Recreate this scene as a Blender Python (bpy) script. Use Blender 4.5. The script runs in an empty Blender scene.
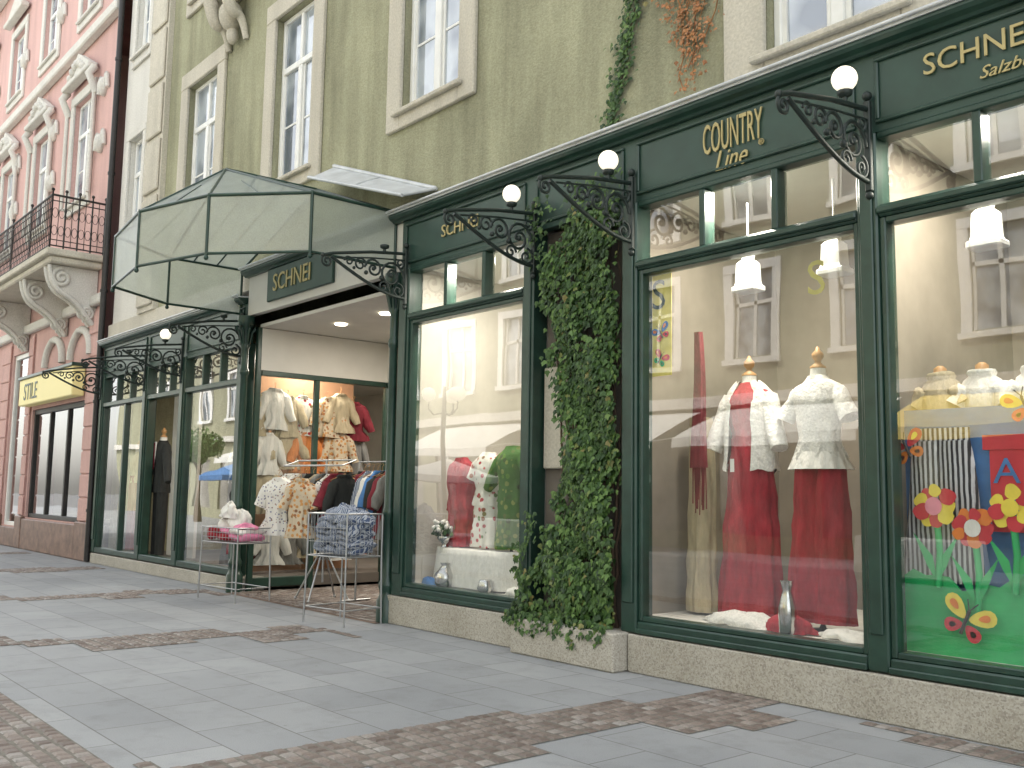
import bpy, math, random
from mathutils import Vector, Matrix, noise as mnoise
random.seed(7)
pi=math.pi
scene=bpy.context.scene
COL=scene.collection
# ------------------------------------------------------------------ materials
def newmat(name):
    m=bpy.data.materials.new(name); m.use_nodes=True
    nt=m.node_tree; b=nt.nodes.get("Principled BSDF")
    return m,nt,b
def coord(nt,scale=(1,1,1)):
    tc=nt.nodes.new("ShaderNodeTexCoord"); mp=nt.nodes.new("ShaderNodeMapping")
    mp.inputs["Scale"].default_value=scale
    nt.links.new(tc.outputs["Object"],mp.inputs["Vector"]); return mp.outputs["Vector"]
def ramp(nt,fac,stops):
    r=nt.nodes.new("ShaderNodeValToRGB"); e=r.color_ramp.elements
    while len(e)<len(stops): e.new(0.5)
    for i,(p,c) in enumerate(stops):
        e[i].position=p; e[i].color=(c[0],c[1],c[2],1)
    nt.links.new(fac,r.inputs["Fac"]); return r.outputs["Color"]
def noise(nt,vec,scale,detail=4,rough=.6):
    n=nt.nodes.new("ShaderNodeTexNoise"); n.inputs["Scale"].default_value=scale
    n.inputs["Detail"].default_value=detail; n.inputs["Roughness"].default_value=rough
    nt.links.new(vec,n.inputs["Vector"]); return n.outputs["Fac"]
def mixc(nt,fac,a,b,mode='MIX'):
    m=nt.nodes.new("ShaderNodeMix"); m.data_type='RGBA'; m.blend_type=mode
    for s,v in ((m.inputs[0],fac),(m.inputs[6],a),(m.inputs[7],b)):
        if hasattr(v,"is_linked") or hasattr(v,"links"): nt.links.new(v,s)
        elif isinstance(v,(int,float)): s.default_value=v
        else: s.default_value=(v[0],v[1],v[2],1)
    return m.outputs[2]
def bump(nt,b,h,strength,dist=.01):
    n=nt.nodes.new("ShaderNodeBump"); n.inputs["Strength"].default_value=strength
    n.inputs["Distance"].default_value=dist
    nt.links.new(h,n.inputs["Height"]); nt.links.new(n.outputs[0],b.inputs["Normal"])
def sc(c,k): return tuple(min(1,x*k) for x in c)
def mat(name,col,rough=.6,var=.15,vs=3.0,metal=0,bs=None,bstr=.3,bd=.005,vscale=(1,1,1),spec=None):
    m,nt,b=newmat(name); v=coord(nt,vscale)
    n=noise(nt,v,vs)
    c=ramp(nt,n,[(.3,sc(col,1-var)),(.7,sc(col,1+var))])
    nt.links.new(c,b.inputs["Base Color"]); b.inputs["Roughness"].default_value=rough
    b.inputs["Metallic"].default_value=metal
    if spec is not None: b.inputs["Specular IOR Level"].default_value=spec
    if bs: bump(nt,b,noise(nt,v,bs),bstr,bd)
    return m
def cloth(name,col,var=.2):
    return mat(name,col,.88,var,9,bs=11,bstr=.8,bd=.03,vscale=(1.6,1.6,.5))
def stucco(name,col,dirt=.35,bs=60,bd=.012,vs=.5,streak=True):
    m,nt,b=newmat(name); v=coord(nt); v2=coord(nt,(2.2,2.2,.25))
    big=noise(nt,v,vs,5); st=noise(nt,v2,1.2,4); fine=noise(nt,v,38,3)
    c=ramp(nt,big,[(.3,sc(col,1-dirt*.5)),(.7,sc(col,1+dirt*.3))])
    c2=ramp(nt,st,[(.35,sc((1,1,1),1-dirt)),(.6,(1,1,1))])
    c=mixc(nt,.8 if streak else .3,c,c2,'MULTIPLY')
    c3=ramp(nt,fine,[(.3,(.70,.70,.68)),(.7,(1,1,1))])
    c=mixc(nt,.8,c,c3,'MULTIPLY')
    nt.links.new(c,b.inputs["Base Color"]); b.inputs["Roughness"].default_value=.95
    b.inputs["Specular IOR Level"].default_value=.1
    bump(nt,b,noise(nt,v,bs,5,.7),1.0,bd); return m
def emis(name,col,s):
    m,nt,b=newmat(name); b.inputs["Base Color"].default_value=(*col,1)
    b.inputs["Emission Color"].default_value=(*col,1); b.inputs["Emission Strength"].default_value=s; return m
def glass(name,base=.15,k=.9,p=3.0,tint=(.95,.97,.96)):
    m=bpy.data.materials.new(name); m.use_nodes=True; nt=m.node_tree; nt.nodes.clear()
    o=nt.nodes.new("ShaderNodeOutputMaterial"); mx=nt.nodes.new("ShaderNodeMixShader")
    tr=nt.nodes.new("ShaderNodeBsdfTransparent"); tr.inputs[0].default_value=(*tint,1)
    gl=nt.nodes.new("ShaderNodeBsdfGlossy"); gl.inputs["Roughness"].default_value=.0
    lw=nt.nodes.new("ShaderNodeLayerWeight"); lw.inputs["Blend"].default_value=.5
    po=nt.nodes.new("ShaderNodeMath"); po.operation='POWER'; po.inputs[1].default_value=p
    ma=nt.nodes.new("ShaderNodeMath"); ma.operation='MULTIPLY_ADD'; ma.use_clamp=True
    ma.inputs[1].default_value=k; ma.inputs[2].default_value=base
    nt.links.new(lw.outputs["Facing"],po.inputs[0]); nt.links.new(po.outputs[0],ma.inputs[0]); nt.links.new(ma.outputs[0],mx.inputs[0])
    nt.links.new(tr.outputs[0],mx.inputs[1]); nt.links.new(gl.outputs[0],mx.inputs[2])
    tc=nt.nodes.new("ShaderNodeTexCoord"); nz=nt.nodes.new("ShaderNodeTexNoise"); nz.inputs["Scale"].default_value=.9
    nz.inputs["Detail"].default_value=1
    bp=nt.nodes.new("ShaderNodeBump"); bp.inputs["Strength"].default_value=.16; bp.inputs["Distance"].default_value=.02
    nt.links.new(tc.outputs["Object"],nz.inputs["Vector"]); nt.links.new(nz.outputs["Fac"],bp.inputs["Height"])
    nt.links.new(bp.outputs[0],gl.inputs["Normal"])
    nt.links.new(mx.outputs[0],o.inputs[0]); return m
def frosted(name,col,clear=.35,trans=.6):
    m=bpy.data.materials.new(name); m.use_nodes=True; nt=m.node_tree; nt.nodes.clear()
    o=nt.nodes.new("ShaderNodeOutputMaterial")
    v=coord(nt); n=noise(nt,v,2.2,3); n2=noise(nt,v,70,2)
    c=ramp(nt,n,[(.3,sc(col,.90)),(.7,sc(col,1.05))])
    c=mixc(nt,.5,c,ramp(nt,n2,[(.35,(.82,.82,.82)),(.65,(1.08,1.08,1.08))]),'MULTIPLY')
    d=nt.nodes.new("ShaderNodeBsdfDiffuse"); t=nt.nodes.new("ShaderNodeBsdfTranslucent")
    tr=nt.nodes.new("ShaderNodeBsdfTransparent"); tr.inputs[0].default_value=(.90,.94,.90,1)
    g=nt.nodes.new("ShaderNodeBsdfGlossy"); g.inputs["Roughness"].default_value=.2
    nt.links.new(c,d.inputs[0]); nt.links.new(c,t.inputs[0])
    m1=nt.nodes.new("ShaderNodeMixShader"); m1.inputs[0].default_value=trans
    nt.links.new(d.outputs[0],m1.inputs[1]); nt.links.new(t.outputs[0],m1.inputs[2])
    m2=nt.nodes.new("ShaderNodeMixShader"); m2.inputs[0].default_value=clear
    nt.links.new(m1.outputs[0],m2.inputs[1]); nt.links.new(tr.outputs[0],m2.inputs[2])
    m3=nt.nodes.new("ShaderNodeMixShader"); m3.inputs[0].default_value=.14
    nt.links.new(m2.outputs[0],m3.inputs[1]); nt.links.new(g.outputs[0],m3.inputs[2])
    bp=nt.nodes.new("ShaderNodeBump"); bp.inputs["Strength"].default_value=.5; bp.inputs["Distance"].default_value=.004
    nt.links.new(n2,bp.inputs["Height"]); nt.links.new(bp.outputs[0],g.inputs["Normal"])
    nt.links.new(m3.outputs[0],o.inputs[0]); return m
def leafmat(name,stops):
    m,nt,b=newmat(name); g=nt.nodes.new("ShaderNodeNewGeometry")
    c=ramp(nt,g.outputs["Random Per Island"],stops)
    v=coord(nt); n=noise(nt,v,2.2,3)
    c=mixc(nt,.6,c,ramp(nt,n,[(.35,(.55,.6,.5)),(.65,(1.1,1.1,1.0))]),'MULTIPLY')
    nt.links.new(c,b.inputs["Base Color"]); b.inputs["Roughness"].default_value=.5
    b.inputs["Specular IOR Level"].default_value=.35
    return m
def stripes(name,a,b_,scale,axis=0,rough=.8,dist=0.3):
    m,nt,b=newmat(name); v=coord(nt); w=nt.nodes.new("ShaderNodeTexWave")
    w.bands_direction=('X','Y','Z')[axis]; w.inputs["Scale"].default_value=scale; w.inputs["Distortion"].default_value=dist
    nt.links.new(v,w.inputs["Vector"])
    c=ramp(nt,w.outputs["Fac"],[(.42,a),(.55,b_)]); nt.links.new(c,b.inputs["Base Color"])
    b.inputs["Roughness"].default_value=rough; bump(nt,b,noise(nt,v,10),.6,.03); return m
def spots(name,base,cols,scale=9,thr=.33):
    m,nt,b=newmat(name); v=coord(nt); vo=nt.nodes.new("ShaderNodeTexVoronoi"); vo.inputs["Scale"].default_value=scale
    nt.links.new(v,vo.inputs["Vector"])
    sep=nt.nodes.new("ShaderNodeSeparateColor"); nt.links.new(vo.outputs["Color"],sep.inputs[0])
    n=len(cols); c=ramp(nt,sep.outputs[0],[(i/n,cols[i]) for i in range(n)])
    r=nt.nodes.new("ShaderNodeValToRGB"); r.color_ramp.elements[0].position=thr; r.color_ramp.elements[0].color=(1,1,1,1)
    r.color_ramp.elements[1].position=thr+.08; r.color_ramp.elements[1].color=(0,0,0,1)
    nt.links.new(vo.outputs["Distance"],r.inputs["Fac"])
    c=mixc(nt,r.outputs["Color"],base,c); nt.links.new(c,b.inputs["Base Color"]); b.inputs["Roughness"].default_value=.85
    bump(nt,b,noise(nt,v,10),.6,.03); return m

M={}
M['olive']=stucco("olive_stucco",(.465,.46,.315),.36,bs=45,bd=.02)
M['pink']=stucco("pink_stucco",(.70,.46,.425),.16,bs=30,bd=.005)
M['cream']=stucco("cream_plaster",(.64,.60,.51),.18,bs=40,bd=.004)
M['creamw']=stucco("white_cream_plaster",(.74,.72,.67),.12,bs=40,bd=.003)
M['oppo']=stucco("grey_green_opposite_stucco",(.40,.40,.29),.25)
M['green']=mat("dark_green_paint",(.018,.048,.035),.32,.25,6,bs=25,bstr=.05)
M['green2']=mat("dark_green_panel",(.020,.054,.040),.4,.2,3)
M['iron']=mat("wrought_iron",(.014,.024,.02),.5,.3,12,bs=40,bstr=.2)
M['black']=mat("black_iron",(.02,.018,.017),.5,.3,12)
M['white']=mat("white_paint",(.76,.76,.73),.45,.06,5)
M['ceil']=mat("ceiling_white",(.62,.60,.55),.8,.05,2)
M['interior']=mat("interior_beige",(.27,.235,.19),.8,.25,1)
M['intlight']=mat("interior_light",(.50,.47,.42),.8,.15,1)
M['intdark']=mat("interior_dark",(.16,.14,.12),.8,.3,1)
M['glazback']=mat("shop_interior_grey",(.26,.25,.23),.4,.6,.5)
M['intfloor']=mat("display_floor_cloth",(.66,.64,.58),.8,.1,5,bs=6,bstr=.5,bd=.03)
M['gold']=mat("gold_lettering",(.46,.38,.17),.5,.08,10,metal=.1)
M['zinc']=mat("zinc_sheet",(.56,.58,.59),.45,.15,4,metal=.2)
M['chrome']=mat("chrome_wire",(.45,.46,.47),.3,.1,8,metal=.8)
M['red']=cloth("red_cloth",(.34,.022,.035),.3)
M['redd']=cloth("dark_red_cloth",(.19,.018,.03),.3)
M['wcloth']=cloth("white_cloth",(.78,.76,.71),.08)
M['lace']=mat("white_lace",(.76,.74,.69),.9,.16,60,bs=24,bstr=1,bd=.02)
M['beigec']=cloth("beige_cloth",(.50,.42,.28))
M['orange']=cloth("orange_cloth",(.66,.22,.06))
M['greenc']=spots("green_patterned_cloth",(.06,.16,.03),[(.12,.25,.04),(.03,.07,.02),(.25,.3,.08)],14,.35)
M['suit']=cloth("dark_suit_cloth",(.02,.022,.02),.3)
M['greyc']=cloth("grey_cloth",(.20,.20,.19),.3)
M['floral']=spots("floral_cloth",(.76,.74,.68),[(.5,.03,.06),(.08,.2,.05),(.65,.12,.15),(.4,.02,.04)],13,.30)
M['print']=spots("small_print_cloth",(.74,.72,.67),[(.10,.08,.10),(.35,.2,.15),(.2,.2,.3)],26,.25)
M['oprint']=spots("orange_print_cloth",(.60,.50,.36),[(.55,.20,.06),(.25,.12,.06),(.6,.3,.1)],18,.36)
M['check']=stripes("blue_striped_cloth",(.42,.45,.50),(.06,.09,.17),20,0,dist=2.5)
M['skirt']=stripes("black_white_striped_cloth",(.02,.02,.03),(.60,.61,.64),9,0,dist=1.0)
M['pinkc']=cloth("pink_cloth",(.70,.24,.38))
M['wood']=mat("wood_finial",(.48,.26,.10),.45,.2,10)
M['stand']=mat("dark_stand",(.03,.03,.03),.4,.1,5)
M['yellow']=mat("yellow_awning_cloth",(.85,.64,.16),.75,.1,3)
M['yelpaint']=mat("yellow_paint",(.85,.68,.08),.6,.1,8)
M['paleyel']=mat("pale_yellow_paper",(.72,.62,.16),.7,.15,6)
M['dullyel']=mat("dull_yellow_paper",(.42,.38,.08),.7,.15,6)
M['bluep']=mat("blue_paint",(.06,.20,.48),.6,.2,4)
M['grassp']=mat("green_poster_paint",(.02,.42,.13),.5,.12,5)
M['redp']=mat("red_poster_paint",(.60,.03,.05),.5,.12,6)
M['orangep']=mat("orange_poster_paint",(.80,.22,.03),.5,.12,6)
M['pinkp']=mat("pink_poster_paint",(.78,.25,.35),.5,.12,6)
M['brownst']=mat("brown_stone",(.20,.12,.09),.5,.35,5,bs=20,bstr=.3)
M['silver']=mat("silver_metal",(.6,.6,.6),.2,.1,9,metal=1)
M['glass']=glass("shop_glass")
M['frost']=frosted("frosted_glass",(.62,.66,.58),.30,.7)
M['roofglass']=frosted("wired_roof_glass",(.60,.66,.63),.42,.55)
M['globe']=emis("lamp_globe",(1,.92,.74),1.0)
M['down']=emis("downlight_glow",(1,.90,.70),12)
M['ivy']=leafmat("ivy_leaves",[(0,(.016,.042,.010)),(.35,(.032,.078,.018)),(.7,(.065,.13,.03)),(.95,(.12,.21,.055)),(1,(.20,.17,.06))])
M['dry']=leafmat("dried_vine_leaves",[(0,(.30,.12,.05)),(.5,(.46,.20,.08)),(1,(.25,.14,.06))])
M['bark']=mat("bark",(.09,.06,.04),.9,.3,9,bs=20)
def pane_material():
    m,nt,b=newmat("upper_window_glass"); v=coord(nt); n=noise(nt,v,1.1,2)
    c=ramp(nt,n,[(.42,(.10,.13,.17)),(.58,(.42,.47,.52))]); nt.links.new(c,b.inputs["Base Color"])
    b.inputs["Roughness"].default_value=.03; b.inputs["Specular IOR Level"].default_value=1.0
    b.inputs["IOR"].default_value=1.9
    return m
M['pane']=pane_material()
def terrazzo():
    m,nt,b=newmat("terrazzo_plinth"); v=coord(nt); vo=nt.nodes.new("ShaderNodeTexVoronoi"); vo.inputs["Scale"].default_value=90
    nt.links.new(v,vo.inputs["Vector"]); sep=nt.nodes.new("ShaderNodeSeparateColor"); nt.links.new(vo.outputs["Color"],sep.inputs[0])
    c=ramp(nt,sep.outputs[0],[(0,(.30,.275,.235)),(.3,(.41,.38,.325)),(.6,(.46,.435,.375)),(1,(.52,.50,.44))])
    big=noise(nt,v,1.5,5); c=mixc(nt,.8,c,ramp(nt,big,[(.3,(.70,.68,.64)),(.65,(1,1,1))]),'MULTIPLY')
    nt.links.new(c,b.inputs["Base Color"]); b.inputs["Roughness"].default_value=.6
    bump(nt,b,noise(nt,v,80),.3,.004); return m
M['terrazzo']=terrazzo()
def slabs():
    m,nt,b=newmat("grey_paving_slabs"); v=coord(nt)
    br=nt.nodes.new("ShaderNodeTexBrick"); br.inputs["Scale"].default_value=1
    br.inputs["Brick Width"].default_value=.80; br.inputs["Row Height"].default_value=.48
    br.inputs["Mortar Size"].default_value=.005; br.inputs["Mortar Smooth"].default_value=.3
    br.inputs["Bias"].default_value=0.0
    br.inputs["Color1"].default_value=(.27,.283,.297,1); br.inputs["Color2"].default_value=(.33,.343,.355,1)
    br.inputs["Mortar"].default_value=(.14,.14,.138,1)
    nt.links.new(v,br.inputs["Vector"])
    n1=noise(nt,v,.45,5); n2=noise(nt,v,160,2); n3=noise(nt,v,3,6,.7)
    c=mixc(nt,.75,br.outputs["Color"],ramp(nt,n1,[(.3,(.78,.78,.78)),(.65,(1.05,1.05,1.04))]),'MULTIPLY')
    c=mixc(nt,.7,c,ramp(nt,n2,[(.3,(.72,.72,.72)),(.7,(1.1,1.1,1.1))]),'MULTIPLY')
    c=mixc(nt,.6,c,ramp(nt,n3,[(.28,(.70,.69,.67)),(.5,(1,1,1))]),'MULTIPLY')
    vo=nt.nodes.new("ShaderNodeTexVoronoi"); vo.inputs["Scale"].default_value=2.6; nt.links.new(v,vo.inputs["Vector"])
    c=mixc(nt,.5,c,ramp(nt,vo.outputs["Distance"],[(.028,(.45,.44,.42)),(.045,(1,1,1))]),'MULTIPLY')
    nt.links.new(c,b.inputs["Base Color"]); b.inputs["Roughness"].default_value=.72
    inv=nt.nodes.new("ShaderNodeMath"); inv.operation='MULTIPLY_ADD'; inv.inputs[1].default_value=-1; 
    nt.links.new(br.outputs["Fac"],inv.inputs[0]); nt.links.new(n2,inv.inputs[2])
    bump(nt,b,inv.outputs[0],.35,.006); return m
M['slab']=slabs()
def cobm():
    m,nt,b=newmat("porphyry_cobbles"); g=nt.nodes.new("ShaderNodeNewGeometry")
    c=ramp(nt,g.outputs["Random Per Island"],[(0,(.13,.10,.085)),(.4,(.18,.145,.125)),(.75,(.235,.195,.17)),(1,(.29,.27,.25))])
    v=coord(nt); n=noise(nt,v,60,3); c=mixc(nt,.7,c,ramp(nt,n,[(.3,(.7,.7,.7)),(.7,(1.1,1.1,1.1))]),'MULTIPLY')
    nt.links.new(c,b.inputs["Base Color"]); b.inputs["Roughness"].default_value=.6; bump(nt,b,n,.4,.004); return m
M['cobble']=cobm()
M['joint']=mat("joint_sand",(.15,.14,.12),.95,.3,20)
M['entrance_tile']=mat("brown_entrance_floor",(.19,.13,.10),.6,.25,3,bs=20,bstr=.2)
M['ground']=mat("ground_asphalt",(.14,.14,.14),.85,.2,2)
M['terra']=mat("terracotta_wall",(.40,.23,.13),.8,.2,1.5)
M['signy']=emis("yellow_sign_face",(.80,.70,.32),.10)

# ------------------------------------------------------------------ mesh builder
class MB:
    def __init__(s): s.v=[]; s.f=[]; s.m=[]; s.sm=[]
    def add(s,vs,fs,mi=0,sm=False):
        o=len(s.v); s.v+= [tuple(v) for v in vs]
        for f in fs: s.f.append(tuple(i+o for i in f)); s.m.append(mi); s.sm.append(sm)
        return s
    def crumple(s,amp,fr=6,seed=0):
        for i,v in enumerate(s.v):
            q=Vector(v)*fr+Vector((seed,seed*1.7,seed*.3)); n=mnoise.noise_vector(q)+.5*mnoise.noise_vector(q*2.3)
            s.v[i]=(v[0]+n.x*amp,v[1]+n.y*amp,v[2]+n.z*amp*.6)
        return s
    def pane(s,x0,x1,y,z0,z1): return s.add([(x0,y,z0),(x1,y,z0),(x1,y,z1),(x0,y,z1)],[(0,1,2,3)])
    def box(s,x0,x1,y0,y1,z0,z1,mi=0,bev=0):
        if x0>x1:x0,x1=x1,x0
        if y0>y1:y0,y1=y1,y0
        if z0>z1:z0,z1=z1,z0
        if bev<=0:
            vs=[(x0,y0,z0),(x1,y0,z0),(x1,y1,z0),(x0,y1,z0),(x0,y0,z1),(x1,y0,z1),(x1,y1,z1),(x0,y1,z1)]
            return s.add(vs,[(0,3,2,1),(4,5,6,7),(0,1,5,4),(1,2,6,5),(2,3,7,6),(3,0,4,7)],mi)
        b=min(bev,(x1-x0)/2.1,(y1-y0)/2.1,(z1-z0)/2.1)
        vs=[];idx={}
        for ix,(X,dx) in enumerate(((x0,b),(x1,-b))):
            for iy,(Y,dy) in enumerate(((y0,b),(y1,-b))):
                for iz,(Z,dz) in enumerate(((z0,b),(z1,-b))):
                    idx[(ix,iy,iz,0)]=len(vs); vs.append((X,Y+dy,Z+dz))
                    idx[(ix,iy,iz,1)]=len(vs); vs.append((X+dx,Y,Z+dz))
                    idx[(ix,iy,iz,2)]=len(vs); vs.append((X+dx,Y+dy,Z))
        I=lambda *a: idx[a]
        fs=[]
        for a in (0,1):
            fs.append((I(a,0,0,0),I(a,1,0,0),I(a,1,1,0),I(a,0,1,0)))
            fs.append((I(0,a,0,1),I(1,a,0,1),I(1,a,1,1),I(0,a,1,1)))
            fs.append((I(0,0,a,2),I(1,0,a,2),I(1,1,a,2),I(0,1,a,2)))
            for c in (0,1):
                fs.append((I(a,c,0,0),I(a,c,1,0),I(a,c,1,1),I(a,c,0,1)))
                fs.append((I(a,0,c,0),I(a,1,c,0),I(a,1,c,2),I(a,0,c,2)))
                fs.append((I(0,a,c,1),I(1,a,c,1),I(1,a,c,2),I(0,a,c,2)))
                for d in (0,1): fs.append((I(a,c,d,0),I(a,c,d,1),I(a,c,d,2)))
        return s.add(vs,fs,mi)
    def prism(s,poly,axis,a,b,mi=0):
        def P(u,w,t):
            return {0:(t,u,w),1:(u,t,w),2:(u,w,t)}[axis]
        n=len(poly); vs=[P(u,w,a) for u,w in poly]+[P(u,w,b) for u,w in poly]
        fs=[tuple(range(n))[::-1],tuple(range(n,2*n))]+[(i,(i+1)%n,n+(i+1)%n,n+i) for i in range(n)]
        return s.add(vs,fs,mi)
    def rings(s,R,mi=0,cap=True,sm=True):
        n=len(R[0]); vs=[p for r in R for p in r]; fs=[]
        for k in range(len(R)-1):
            for i in range(n):
                j=(i+1)%n; fs.append((k*n+i,k*n+j,(k+1)*n+j,(k+1)*n+i))
        s.add(vs,fs,mi,sm)
        if cap:
            s.add(R[0],[tuple(range(n))[::-1]],mi,False); s.add(R[-1],[tuple(range(n))],mi,False)
        return s
    def lathe(s,prof,cx=0,cy=0,n=12,mi=0,cap=True,sm=True):
        return s.rings([[(cx+r*math.cos(2*pi*i/n),cy+r*math.sin(2*pi*i/n),z) for i in range(n)] for r,z in prof],mi,cap,sm)
    def tube(s,pts,r,n=6,mi=0,flat=None):
        pts=[Vector(p) for p in pts]; R=[]
        up=Vector((1,0,0))
        for i,p in enumerate(pts):
            d=(pts[min(i+1,len(pts)-1)]-pts[max(i-1,0)])
            if d.length<1e-9: d=Vector((0,0,1))
            d.normalize(); u=up-d*up.dot(d)
            if u.length<.15: u=Vector((0,1,0))-d*d.y
            u.normalize(); w=d.cross(u)
            rr=r[i] if isinstance(r,(list,tuple)) else r
            a=rr if flat is None else flat
            R.append([tuple(p+u*(a*math.cos(2*pi*k/n))+w*(rr*math.sin(2*pi*k/n))) for k in range(n)])
        return s.rings(R,mi)
    def sphere(s,c,r,n=14,m=9,mi=0,sz=1):
        prof=[(max(1e-4,r*math.sin(pi*k/m)),c[2]-r*sz*math.cos(pi*k/m)) for k in range(m+1)]
        return s.lathe(prof,c[0],c[1],n,mi,cap=False)
    def wall(s,x0,x1,z0,z1,holes,y=0,depth=.2,mi=0,rev=None):
        xs=sorted(set([x0,x1]+[h[0] for h in holes]+[h[1] for h in holes]))
        zs=sorted(set([z0,z1]+[h[2] for h in holes]+[h[3] for h in holes]))
        xs=[x for x in xs if x0<=x<=x1]; zs=[z for z in zs if z0<=z<=z1]
        for i in range(len(xs)-1):
            for j in range(len(zs)-1):
                cx=(xs[i]+xs[i+1])/2; cz=(zs[j]+zs[j+1])/2
                if any(h[0]<cx<h[1] and h[2]<cz<h[3] for h in holes): continue
                s.add([(xs[i],y,zs[j]),(xs[i+1],y,zs[j]),(xs[i+1],y,zs[j+1]),(xs[i],y,zs[j+1])],[(0,1,2,3)],mi)
        for h in holes:
            a,b,c,d=h[:4]; r=mi if rev is None else rev
            s.add([(a,y,c),(a,y+depth,c),(a,y+depth,d),(a,y,d)],[(0,1,2,3)],r)
            s.add([(b,y,c),(b,y,d),(b,y+depth,d),(b,y+depth,c)],[(0,1,2,3)],r)
            s.add([(a,y,d),(a,y+depth,d),(b,y+depth,d),(b,y,d)],[(0,1,2,3)],r)
            s.add([(a,y,c),(b,y,c),(b,y+depth,c),(a,y+depth,c)],[(0,1,2,3)],r)
        return s
    def obj(s,name,mats,parent=None,**kw):
        me=bpy.data.meshes.new(name); me.from_pydata(s.v,[],s.f)
        if not isinstance(mats,(list,tuple)): mats=[mats]
        for m in mats: me.materials.append(M[m] if isinstance(m,str) else m)
        me.polygons.foreach_set("material_index",s.m); me.polygons.foreach_set("use_smooth",s.sm)
        me.update(); o=bpy.data.objects.new(name,me); COL.objects.link(o)
        if parent is not None: o.parent=parent
        for k,v in kw.items(): o[k]=v
        return o
def thing(name,label,cat,loc=(0,0,0),rz=0,group=None):
    e=bpy.data.objects.new(name,None); e.empty_display_size=.2; COL.objects.link(e)
    e.location=loc; e.rotation_euler=(0,0,rz); e["label"]=label; e["category"]=cat
    if group: e["group"]=group
    return e
def tag(o,label,cat,group=None):
    o["label"]=label; o["category"]=cat
    if group: o["group"]=group
    return o
def copy_thing(src,loc,rz=None,label=None,skip=()):
    n=src.copy(); COL.objects.link(n); n.location=loc
    if rz is not None: n.rotation_euler=(0,0,rz)
    if label: n["label"]=label
    def rec(a,b):
        for c in list(a.children):
            if any(c.name.startswith(s) for s in skip): continue
            k=c.copy(); COL.objects.link(k); k.parent=b; rec(c,k)
    rec(src,n); return n
def text(name,s,size,loc,mt,parent,sx=1.0,shear=0,ext=.006,rot=(pi/2,0,0),align='LEFT',bold=0):
    cu=bpy.data.curves.new(name,'FONT'); cu.body=s; cu.size=size; cu.extrude=ext; cu.shear=shear; cu.offset=bold
    cu.align_x=align; cu.resolution_u=3
    t=bpy.data.objects.new(name+"_tmp",cu); COL.objects.link(t)
    bpy.context.view_layer.update(); dg=bpy.context.evaluated_depsgraph_get()
    me=bpy.data.meshes.new_from_object(t.evaluated_get(dg)); bpy.data.objects.remove(t)
    me.materials.clear(); me.materials.append(M[mt]); o=bpy.data.objects.new(name,me); COL.objects.link(o)
    o.location=loc; o.rotation_euler=rot; o.scale=(sx,1,1); o.parent=parent; return o

# ------------------------------------------------------------------ ground
g=MB().add([(-200,-200,-.012),(200,-200,-.012),(200,200,-.012),(-200,200,-.012)],[(0,1,2,3)]).obj("ground",'ground'); g["kind"]="structure"
p=MB().add([(-80,-15.5,0),(12,-15.5,0),(12,.4,0),(-80,.4,0)],[(0,1,2,3)]).obj("pavement",'slab'); p["kind"]="structure"
def cobble_band(cells_fn,x0,x1,y0,y1,name="cobble_paving",s=.10):
    mb=MB(); nx=int((x1-x0)/s); ny=int((y1-y0)/s)
    for i in range(nx):
        for j in range(ny):
            cx=x0+(i+.5)*s; cy=y0+(j+.5)*s
            if not cells_fn(cx,cy): continue
            h=.46*s; jx=random.uniform(-.006,.006); jy=random.uniform(-.006,.006); cx+=jx; cy+=jy
            z=.006+random.uniform(0,.005); b=.016; a=h*random.uniform(.86,1); c_=h*random.uniform(.86,1)
            vs=[(cx-a,cy-c_,.001),(cx+a,cy-c_,.001),(cx+a,cy+c_,.001),(cx-a,cy+c_,.001),
                (cx-a+b,cy-c_+b,z+.004),(cx+a-b,cy-c_+b,z+.004),(cx+a-b,cy+c_-b,z+.004),(cx-a+b,cy+c_-b,z+.004)]
            mb.add(vs,[(4,5,6,7),(0,1,5,4),(1,2,6,5),(2,3,7,6),(3,0,4,7)],0)
            q=s*.5
            mb.add([(cx-jx-q,cy-jy-q,.004),(cx-jx+q,cy-jy-q,.004),(cx-jx+q,cy-jy+q,.004),(cx-jx-q,cy-jy+q,.004)],[(0,1,2,3)],1)
    o=mb.obj(name,['cobble','joint']); o["kind"]="structure"; return o
def steps(seed):
    r=random.Random(seed); return [r.choice((0,0,1,1,2)) for _ in range(60)]
def band_x(cx,w,slant,seed):
    t=steps(seed)
    def fn(x,y):
        k=int((y+9.6)/.48)%60; yc=(int((y+9.6)/.48)+.5)*.48-9.6; c=round((cx+slant*(-yc))/.2)*.2
        return c-w/2-(t[k]==2)*.2<x<c+w/2+(t[k]==1)*.4
    return fn
cobble_band(band_x(-4.60,.52,-.12,1),-6.0,-3.4,-4.4,-.08)
cobble_band(band_x(-9.2,.42,-.28,2),-11.3,-8.3,-4.4,-.9)
cobble_band(band_x(-14.0,.5,-.1,3),-15.3,-13.2,-4.4,-.3)
cobble_band(band_x(-19.0,.6,-.1,4),-20.4,-18.0,-4.4,-.3)
cobble_band(band_x(-24.0,.6,-.1,5),-25.4,-23.0,-4.4,-.3)
tt=steps(9)
cobble_band(lambda x,y:-5.0-.2*(tt[int((x+40)/.8)%60]>0)<y<-4.48,-26,-1,-5.4,-4.4)
cobble_band(lambda x,y:y>-.30-.2*(tt[int((x+40)/.8)%60]>0),-3.6,2,-.75,-.05)
ef=MB().add([(-13.6,-.25,.004),(-9.6,-.25,.004),(-9.6,2.45,.004),(-13.6,2.45,.004)],[(0,1,2,3)]).obj("entrance_paving",'entrance_tile'); ef["kind"]="structure"
cobble_band(lambda x,y:True,-13.6,-9.7,-.2,2.4,"entrance_cobbles",.12)

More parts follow.
